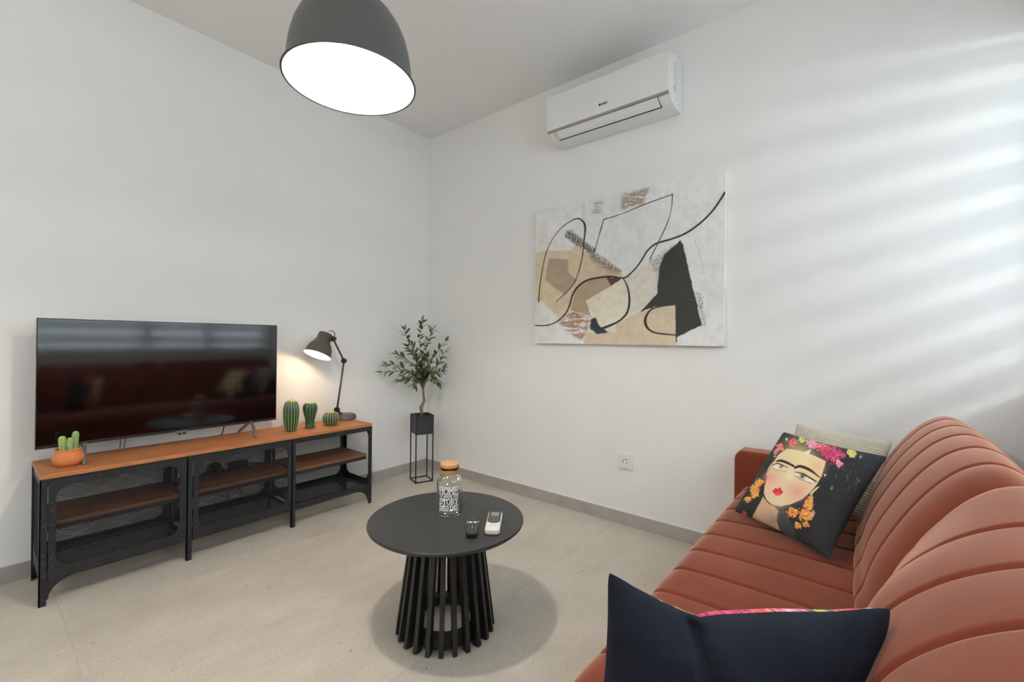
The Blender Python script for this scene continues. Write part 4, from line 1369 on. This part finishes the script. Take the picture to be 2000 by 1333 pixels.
# ------------------------------------------------------------------ wall socket
sk = thing('wall_socket', 'white square power socket low on the right wall', 'socket', (0, -1.856, 0.342))
plate('face_plate', [(p[0], p[1]) for p in rrect(-0.0435, 0.0435, 0, 0.087, 0.006, 4)], [[(0.0205 * math.cos(a), 0.0435 + 0.0205 * math.sin(a)) for a in np.linspace(0, 2 * PI, 32, endpoint=False)]], 0, -0.012, -0.0005, PLASTIC, sk)
MB().lathe([(0, 0.0), (0.0203, 0.0), (0.0203, 0.0115), (0.0185, 0.0115), (0.0185, 0.003), (0, 0.003)], 32, (-0.0006, 0, 0.0435), look_basis((-1, 0, 0))).build('recess', PLASTIC, sk)
for sz in (-1, 1):
    MB().lathe([(0, 0), (0.0032, 0), (0.0032, 0.0006), (0, 0.0006)], 12, (-0.0037, 0, 0.0435 + sz * 0.0095), look_basis((-1, 0, 0))).build('contact_hole', GAP, sk)
    MB().box((-0.009, sz * 0.0175, 0.0435), (0.006, 0.003, 0.006)).build('earth_clip', CHROME, sk)

# ------------------------------------------------------------------ sofa
SO = Vector((-1.13, -2.99, 0))
sofa = thing('sofa', 'terracotta velvet sofa with channel stitched seat and back cushions', 'sofa', SO)
def channel(name, x0_, x1_, prof, grooves, depth, gw, endr, puff=0.0, k=7, dome=0.0, endd=None, prof2=None, blendl=0.3):
    endd = endd or endr
    P = np.array(prof, float)
    Q = np.vstack([P[-2:], P, P[:2]])
    sm = []
    for i in range(2, len(Q) - 2):
        for t in np.linspace(0, 1, k, endpoint=False):
            a, b, c_, d_ = Q[i - 1], Q[i], Q[i + 1], Q[(i + 2)]
            sm.append(0.5 * (2 * b + (c_ - a) * t + (2 * a - 5 * b + 4 * c_ - d_) * t * t + (3 * b - a - 3 * c_ + d_) * t ** 3))
    sm = np.array(sm)
    tn = np.roll(sm, -1, 0) - np.roll(sm, 1, 0)
    nn = np.stack([tn[:, 1], -tn[:, 0]], 1)
    nn /= np.linalg.norm(nn, axis=1)[:, None] + 1e-12
    cen = sm.mean(0)
    if ((sm - cen) * nn).sum() < 0:
        nn = -nn
    xs = set(np.linspace(x0_, x1_, 120).tolist())
    for g in grooves:
        xs |= set(np.linspace(g - 3 * gw, g + 3 * gw, 13).tolist())
    for q_ in np.linspace(0, 1, 10):
        xs |= {x0_ + endr * (1 - math.cos(q_ * PI / 2)), x1_ - endr * (1 - math.cos(q_ * PI / 2))}
    xs = np.array(sorted(x for x in xs if x0_ <= x <= x1_))
    e = np.minimum(xs - x0_, x1_ - xs)
    inset = np.where(e < endr, endd * (1 - np.sqrt(np.clip(1 - (1 - e / endr) ** 2, 0, 1))), 0)
    for g in grooves:
        inset = inset + depth * np.exp(-((xs - g) / gw) ** 2)
    if puff and grooves:
        gg = np.array([x0_ - 0.05] + sorted(grooves) + [x1_ + 0.05])
        i_ = np.clip(np.searchsorted(gg, xs), 1, len(gg) - 1)
        f_ = (xs - gg[i_ - 1]) / (gg[i_] - gg[i_ - 1])
        inset = inset - puff * np.sin(PI * np.clip(f_, 0, 1)) ** 0.6
    inset = inset - dome * np.sin(PI * (xs - x0_) / (x1_ - x0_))
    Yg = sm[None, :, 0] - inset[:, None] * nn[None, :, 0]
    Zg = sm[None, :, 1] - inset[:, None] * nn[None, :, 1]
    if prof2 is not None:
        dP = np.array(prof2, float) - P
        ti = np.arange(len(sm)) / k
        i0 = ti.astype(int) % len(P)
        i1 = (i0 + 1) % len(P)
        fr = (ti - ti.astype(int))[:, None]
        dS = dP[i0] * (1 - fr) + dP[i1] * fr
        wB = smoothstep(blendl, 0.0, x1_ - xs)[:, None]
        Yg = Yg + wB * dS[None, :, 0]
        Zg = Zg + wB * dS[None, :, 1]
    Xg = np.repeat(xs[:, None], len(sm), 1)
    rows = []
    for (yr, zr, xr, order) in ((Yg[0], Zg[0], x0_, (0.0, 0.4, 0.8)),):
        rows0 = [(np.full(len(sm), xr), cen[0] + (yr - cen[0]) * s_, cen[1] + (zr - cen[1]) * s_) for s_ in order]
    rows1 = [(np.full(len(sm), x1_), cen[0] + (Yg[-1] - cen[0]) * s_, cen[1] + (Zg[-1] - cen[1]) * s_) for s_ in (0.8, 0.4, 0.0)]
    Xg = np.vstack([np.array([r[0] for r in rows0]), Xg, np.array([r[0] for r in rows1])])
    Yg = np.vstack([np.array([r[1] for r in rows0]), Yg, np.array([r[1] for r in rows1])])
    Zg = np.vstack([np.array([r[2] for r in rows0]), Zg, np.array([r[2] for r in rows1])])
    o = grid_obj(name, Xg - SO.x, Yg - SO.y, Zg - SO.z, VELVET, sofa, wrap_v=True)
    bm = bmesh.new()
    bm.from_mesh(o.data)
    bmesh.ops.remove_doubles(bm, verts=bm.verts, dist=1e-6)
    bmesh.ops.recalc_face_normals(bm, faces=bm.faces)
    bm.to_mesh(o.data)
    bm.free()
    return o
SX0, SX1 = -2.24, -0.03
seatp = [(-2.545, 0.30), (-2.530, 0.36), (-2.532, 0.395), (-2.552, 0.422), (-2.60, 0.432), (-2.75, 0.436), (-2.95, 0.434), (-3.10, 0.430), (-3.16, 0.40), (-3.16, 0.31), (-3.10, 0.285), (-2.85, 0.283), (-2.60, 0.283)]
gs = [-0.850 + 0.157 * k for k in range(-10, 5)]
channel('seat_cushion', -2.375, -0.155, seatp, [g for g in gs if -2.35 < g < -0.18], 0.010, 0.0055, 0.025, 0.003)
backp = [(-2.998, 0.440), (-3.006, 0.506), (-3.034, 0.598), (-3.094, 0.713), (-3.152, 0.795), (-3.200, 0.834), (-3.240, 0.840), (-3.278, 0.815), (-3.305, 0.765), (-3.335, 0.67), (-3.355, 0.55), (-3.355, 0.47), (-3.30, 0.440), (-3.15, 0.436)]
fronta = [(p[0], p[1] + 0.006) if p[1] > 0.7 else p for p in backp]
channel('back_cushion', -1.232, -0.160, fronta, [-0.350, -0.538, -0.726, -0.914, -1.090], 0.011, 0.006, 0.13, 0.004, dome=0.012, endd=0.038)
nearp = [(-2.988, 0.440), (-2.984, 0.53), (-3.000, 0.62), (-3.036, 0.70), (-3.085, 0.757), (-3.135, 0.795), (-3.190, 0.822), (-3.240, 0.830), (-3.285, 0.808), (-3.312, 0.760), (-3.335, 0.67), (-3.355, 0.55), (-3.355, 0.47), (-3.30, 0.440), (-3.15, 0.436)]
endp = [(-3.018, 0.440), (-3.026, 0.53), (-3.052, 0.615), (-3.088, 0.69), (-3.126, 0.755), (-3.164, 0.806), (-3.203, 0.838), (-3.245, 0.850), (-3.285, 0.830), (-3.312, 0.772), (-3.335, 0.67), (-3.355, 0.55), (-3.355, 0.47), (-3.30, 0.440), (-3.15, 0.436)]
channel('back_cushion', -2.372, -1.238, nearp, [-1.480, -1.640, -1.800, -1.960, -2.120, -2.280], 0.010, 0.006, 0.06, 0.003, dome=0.006, endd=0.026, prof2=endp, blendl=0.36)
lx = lambda a, b: (a - SO.x, b - SO.x)
for a, b in ((-0.150, -0.030), (-2.500, -2.380)):
    P = [(-2.487, 0.10), (-2.487, 0.545), (-2.494, 0.573), (-2.515, 0.588), (-2.80, 0.592), (-3.20, 0.596), (-3.42, 0.600), (-3.435, 0.58), (-3.435, 0.10)]
    MB().prism([(p[0] - SO.y, p[1]) for p in P], 0, a - SO.x, b - SO.x).build('armrest', VELVET, sofa, bevel=0.018, seg=4)
MB().bx(-2.379 - SO.x, -0.151 - SO.x, -3.435 - SO.y, -2.56 - SO.y, 0.10, 0.278).build('base', VELVET, sofa, bevel=0.01)
MB().bx(-2.379 - SO.x, -0.151 - SO.x, -3.435 - SO.y, -3.368 - SO.y, 0.279, 0.62).build('back_frame', VELVET, sofa, bevel=0.015, seg=3)
for lx_ in (-2.44, -0.09):
    for ly_ in (-2.56, -3.37):
        MB().lathe([(0, 0), (0.014, 0), (0.022, 0.10), (0, 0.10)], 16, (lx_ - SO.x, ly_ - SO.y, 0)).build('leg', LEGW, sofa, smooth=False)

# ------------------------------------------------------------------ scatter cushions
def frame_obj(o, origin, ex, ey):
    ex = Vector(ex).normalized()
    ey = Vector(ey)
    ey = (ey - ex * ey.dot(ex)).normalized()
    ez = ex.cross(ey)
    o.matrix_world = Matrix.Translation(origin) @ Matrix((ex, ey, ez)).transposed().to_4x4()
def pillow_side(w_, h_, t_, n, sgn, warp=None, rib=None, wr=0.0, seed=1):
    u = np.linspace(-1, 1, n)
    U_, V_ = np.meshgrid(u, u, indexing='ij')
    prof_ = np.clip((1 - np.abs(U_) ** 2.3) * (1 - np.abs(V_) ** 2.3), 0, 1) ** 0.55
    X = w_ / 2 * U_ * (1 - 0.065 * (1 - V_ ** 2) * np.abs(U_) ** 1.5)
    Y = h_ / 2 * V_ * (1 - 0.065 * (1 - U_ ** 2) * np.abs(V_) ** 1.5)
    cr = (np.abs(U_) * np.abs(V_)) ** 16
    X = X - np.sign(U_) * 0.004 * cr
    Y = Y - np.sign(V_) * 0.004 * cr
    Z = sgn * t_ / 2 * prof_
    edge = np.clip((1 - U_ ** 2) * (1 - V_ ** 2) * 4, 0, 1)
    Z = Z + sgn * wr * (fbm(U_ * 3 + 9, V_ * 3 + 4, seed, 3) - 0.5) * edge
    if rib is not None:
        Z = Z + sgn * rib(U_, V_) * np.clip(edge * 3, 0, 1)
    if warp is not None:
        X, Y, Z = warp(X, Y, Z, U_, V_)
    return X, Y, Z, U_, V_
PR = vcol_mat('printed_cotton', 0.8, 0.2, 600, sheen=0.03)
# the painted portrait, worked out in the measure of the photograph
def portrait(u, v):
    Hq = homography([(0, 1), (1, 1), (1, 0), (0, 0)], [(520, 140), (1415, 385), (940, 1280), (70, 860)])
    x, y = hmap(Hq, u, v)
    n1 = (fbm(x / 30, y / 30, 41) - 0.5)
    n2 = fbm(x / 13, y / 13, 47, 3)
    im = np.zeros(x.shape + (3,)) + np.array(S(27, 28, 32))
    im *= (0.75 + 0.5 * fbm(x / 80, y / 80, 43))[..., None]
    def pf(P, c_, soft=4, rag=6, op=1.0):
        blend(im, smoothstep(soft, -soft, sd_poly(x, y, P) + n1 * rag) * op, S(*c_))
    def pl_(P, W, c_, soft=3, op=1.0):
        blend(im, smoothstep(soft, -soft, sd_line(x, y, P, W) + n1 * 3) * op, S(*c_))
    def soft_(cx_, cy_, r_, c_, op):
        blend(im, np.exp(-((x - cx_) ** 2 + (y - cy_) ** 2) / r_ ** 2) * op, S(*c_))
    def blob(cx_, cy_, r_, cols, seed):
        d_ = np.hypot(x - cx_, y - cy_) + (fbm(x / 16, y / 16, seed) - 0.5) * r_ * 1.3 - r_ * 0.85
        msk = smoothstep(5, -5, d_)
        t_ = fbm(x / 14 + seed, y / 14, seed + 1, 3)
        c_ = np.zeros(im.shape)
        cs = [np.array(S(*q_)) for q_ in cols]
        idx = np.clip((t_ - 0.25) / 0.5 * len(cs), 0, len(cs) - 0.01).astype(int)
        for i_, cc in enumerate(cs):
            c_[idx == i_] = cc
        im[:] = im * (1 - msk[..., None]) + c_ * msk[..., None]
    # neck, face
    pf([(338, 730), (235, 930), (330, 995), (490, 1075), (462, 960), (485, 870), (430, 815), (370, 775)], (188, 160, 132), 5, 6)
    soft_(430, 950, 60, (120, 108, 104), 0.6)
    pf([(465, 870), (520, 850), (600, 1000), (640, 1120), (490, 1070), (455, 960)], (62, 64, 72), 8, 6, 0.8)
    F_ = [(545, 308), (470, 358), (420, 430), (385, 520), (350, 640), (345, 700), (370, 762), (420, 806), (490, 818), (580, 797), (680, 750), (750, 690), (800, 630), (840, 560), (862, 480), (878, 425), (800, 385), (720, 348), (620, 318)]
    pl_(F_[4:14], 17, (26, 27, 32))
    pf(F_, (214, 182, 146), 3, 3)
    soft_(640, 380, 120, (222, 198, 150), 0.6)
    soft_(570, 560, 50, (224, 206, 172), 0.7)
    soft_(800, 470, 60, (196, 160, 122), 0.6)
    soft_(400, 570, 55, (208, 138, 126), 0.75)
    soft_(640, 685, 65, (206, 138, 128), 0.75)
    soft_(470, 770, 70, (218, 192, 156), 0.5)
    pf([(758, 308), (738, 360), (682, 348), (730, 325)], (206, 204, 196), 3, 3)
    pf([(832, 642), (780, 692), (752, 726), (748, 700), (800, 650)], (206, 190, 158), 3, 3)
    pf([(418, 420), (380, 470), (358, 540), (372, 550), (400, 480)], (200, 180, 150), 3, 3, 0.8)
    # brows and eyes
    pl_([(445, 422), (480, 414), (530, 428), (600, 466)], [10, 22, 24, 20], (34, 32, 30))
    pl_([(614, 480), (660, 470), (740, 502), (825, 566)], [22, 24, 24, 10], (34, 32, 30))
    pf([(425, 460), (470, 444), (540, 478), (500, 492), (440, 482)], (214, 206, 188), 3, 2)
    pf([(618, 525), (690, 540), (785, 602), (740, 606), (650, 575)], (214, 206, 188), 3, 2)
    soft_(494, 468, 17, (60, 48, 34), 1.0)
    soft_(674, 556, 27, (128, 112, 44), 1.0)
    soft_(676, 556, 11, (24, 22, 20), 1.0)
    pl_([(416, 452), (466, 440), (548, 478)], [6, 12, 8], (34, 32, 30))
    pl_([(612, 516), (690, 540), (796, 602)], [6, 15, 12], (34, 32, 30))
    pl_([(420, 484), (470, 500), (532, 512)], 4, (96, 82, 66))
    pl_([(606, 548), (670, 584), (762, 620)], 4, (96, 82, 66))
    # lips
    pf([(420, 682), (448, 650), (468, 660), (490, 646), (516, 692), (492, 716), (452, 722)], (198, 42, 66), 3, 3)
    pl_([(424, 684), (470, 686), (512, 692)], 4, (140, 26, 46))
    soft_(468, 704, 14, (224, 96, 112), 0.8)
    # flowers in the hair
    red = [(196, 60, 74), (222, 92, 92), (240, 150, 130), (170, 40, 70)]
    mag = [(150, 38, 76), (176, 50, 92), (206, 84, 120), (130, 28, 64)]
    pnk = [(206, 92, 130), (230, 150, 160), (172, 60, 110), (240, 196, 176)]
    yel = [(206, 190, 84), (150, 160, 70), (232, 216, 130), (96, 110, 56)]
    org = [(226, 132, 44), (236, 176, 70), (206, 88, 48), (240, 206, 110), (196, 60, 52)]
    blob(690, 212, 40, yel, 61)
    blob(600, 245, 46, red, 62)
    blob(480, 288, 40, red, 63)
    blob(440, 330, 28, pnk, 64)
    blob(770, 255, 62, pnk, 65)
    blob(860, 290, 55, red, 66)
    blob(925, 350, 92, mag, 67)
    blob(1020, 360, 42, mag, 68)
    blob(1110, 345, 48, yel, 69)
    blob(990, 450, 36, pnk, 70)
    blob(545, 215, 18, [(210, 206, 200), (160, 160, 160)], 71)
    blob(1180, 385, 22, [(150, 150, 156), (90, 92, 100)], 72)
    blob(872, 548, 13, [(190, 190, 192), (120, 120, 126)], 73)
    blob(940, 660, 16, [(120, 122, 128), (60, 62, 70)], 74)
    blob(435, 375, 12, [(180, 180, 176), (110, 110, 112)], 75)
    # earrings
    for i_, (cx_, cy_, r_) in enumerate([(300, 600, 42), (255, 660, 52), (265, 710, 40), (200, 750, 34), (755, 745, 30), (735, 800, 52), (600, 868, 50), (700, 880, 58), (745, 900, 42), (650, 985, 38), (720, 975, 30)]):
        blob(cx_, cy_, r_, org, 80 + 2 * i_)
    blob(780, 870, 22, pnk, 120)
    blob(640, 1005, 18, [(200, 60, 100), (232, 190, 90)], 121)
    blob(165, 895, 30, mag, 122)
    blob(545, 1105, 22, mag, 123)
    # loose strokes on the dark ground
    st = smoothstep(0.70, 0.78, fbm(x / 22, y / 40, 131)) * smoothstep(850, 950, x) * smoothstep(720, 600, y)
    blend(im, st * 0.5, S(92, 96, 108))
    return np.clip(im * 1.35, 0, 0.85)

# portrait cushion leaning back on the far end of the seat
e_ = Vector((-0.5897, -0.8076, 0))
a38 = math.radians(38)
w_up = Vector((0.8076 * math.sin(a38), -0.5897 * math.sin(a38), math.cos(a38)))
bl_ = Vector((-0.643, -2.601, 0.462))
cen = bl_ + e_ * 0.195 + w_up * 0.186
c1 = thing('portrait_cushion', 'black cushion printed with a painted woman wearing flowers and earrings', 'cushion')
frame_obj(c1, cen, e_, w_up)
X, Y, Z, U_, V_ = pillow_side(0.395, 0.385, 0.13, 250, 1, wr=0.010, seed=5)
bulge = Z / Z.max()
grid_obj('printed_front', X, Y, Z, PR, c1, portrait((U_ + 1) / 2 - 0.17 * bulge, (V_ + 1) / 2 + 0.044 * bulge))
X, Y, Z, U_, V_ = pillow_side(0.395, 0.385, 0.10, 60, -1, wr=0.006, seed=6)
grid_obj('back_panel', X[::-1], Y[::-1], Z[::-1], NAVY, c1)

# ribbed beige cushion behind it
c2 = thing('ribbed_cushion', 'beige corduroy cushion tucked behind the portrait cushion', 'cushion')
def udp(px, py, D):
    return CAM + (_d + R2 * ((px - 1000) / 865.6159) + U2 * ((664.3151 - py) / 865.6159)) * D
TL, TR = udp(1552, 826, 1.93), udp(1740, 862, 1.66)
ex2 = (TR - TL).normalized()
nrm = Vector((ex2.y, -ex2.x, 0)).normalized()
if nrm.dot(CAM - TL) > 0:
    nrm = -nrm
up2 = Vector((0, 0, 1)) * math.cos(0.50) + nrm * -math.sin(0.50) * -1
wd2 = (TR - TL).length
frame_obj(c2, (TL + TR) / 2 - up2.normalized() * 0.165, ex2, up2)
ribf = lambda U_, V_: 0.0035 * np.abs(np.sin(PI * 15 * (V_ + 1))) ** 0.7
for nm, sg in (('front_panel', 1), ('back_panel', -1)):
    X, Y, Z, U_, V_ = pillow_side(wd2, 0.33, 0.10, 200, sg, rib=ribf, wr=0.006, seed=8)
    if sg < 0:
        X, Y, Z = X[::-1], Y[::-1], Z[::-1]
    grid_obj(nm, X, Y, Z, RIBF, c2)

# navy back of the cushion in the foreground
c3 = thing('navy_cushion', 'navy cushion seen from behind in the foreground with sagging top', 'cushion')
TL, TR = udp(1186, 1114, 0.63), udp(1744, 1186, 0.63)
ex3 = (TR - TL).normalized()
up3 = (_u * math.cos(0.06) + _d * math.sin(0.06))
hN = 0.345
up3 = (up3 - ex3 * up3.dot(ex3)).normalized()
frame_obj(c3, (TL + TR) / 2 - up3 * hN / 2, ex3, up3)
def sag(X, Y, Z, U_, V_):
    t_ = (U_ + 1) / 2
    s_ = np.interp(t_, [0, 0.1, 0.2, 0.28, 0.335, 0.40, 0.6, 0.8, 0.92, 1.0], [0, 0.018, 0.033, 0.042, 0.047, 0.040, 0.026, 0.016, 0.006, 0])
    top = smoothstep(-0.6, 1.0, V_)
    Y = Y - s_ * top + h_fix(U_, V_)
    crease = np.exp(-((t_ - (0.36 - 0.10 * (V_ - 0.4))) / 0.035) ** 2) * smoothstep(0.0, 0.9, V_) * smoothstep(1.02, 0.90, V_)
    Z = Z - np.sign(Z) * 0.020 * crease
    X = X - 0.050 * smoothstep(0.1, 1.0, U_) * smoothstep(0.95, -0.1, V_)      # pressed in where it meets the back cushion
    return X, Y, Z
def h_fix(U_, V_):
    return 0.0225 * 0.45 * (1 - U_ ** 2) * np.clip(V_, 0, 1)
X, Y, Z, U_, V_ = pillow_side((TR - TL).length, hN, 0.11, 120, 1, warp=sag, wr=0.012, seed=12)
grid_obj('back_panel', X, Y, Z, NAVY, c3)
X, Y, Z, U_, V_ = pillow_side((TR - TL).length, hN, 0.15, 170, -1, warp=sag, wr=0.008, seed=13)
grid_obj('printed_front', X[::-1], Y[::-1], Z[::-1], PR, c3, portrait((1 - U_[::-1]) / 2, (V_[::-1] + 1) / 2 - 0.07))
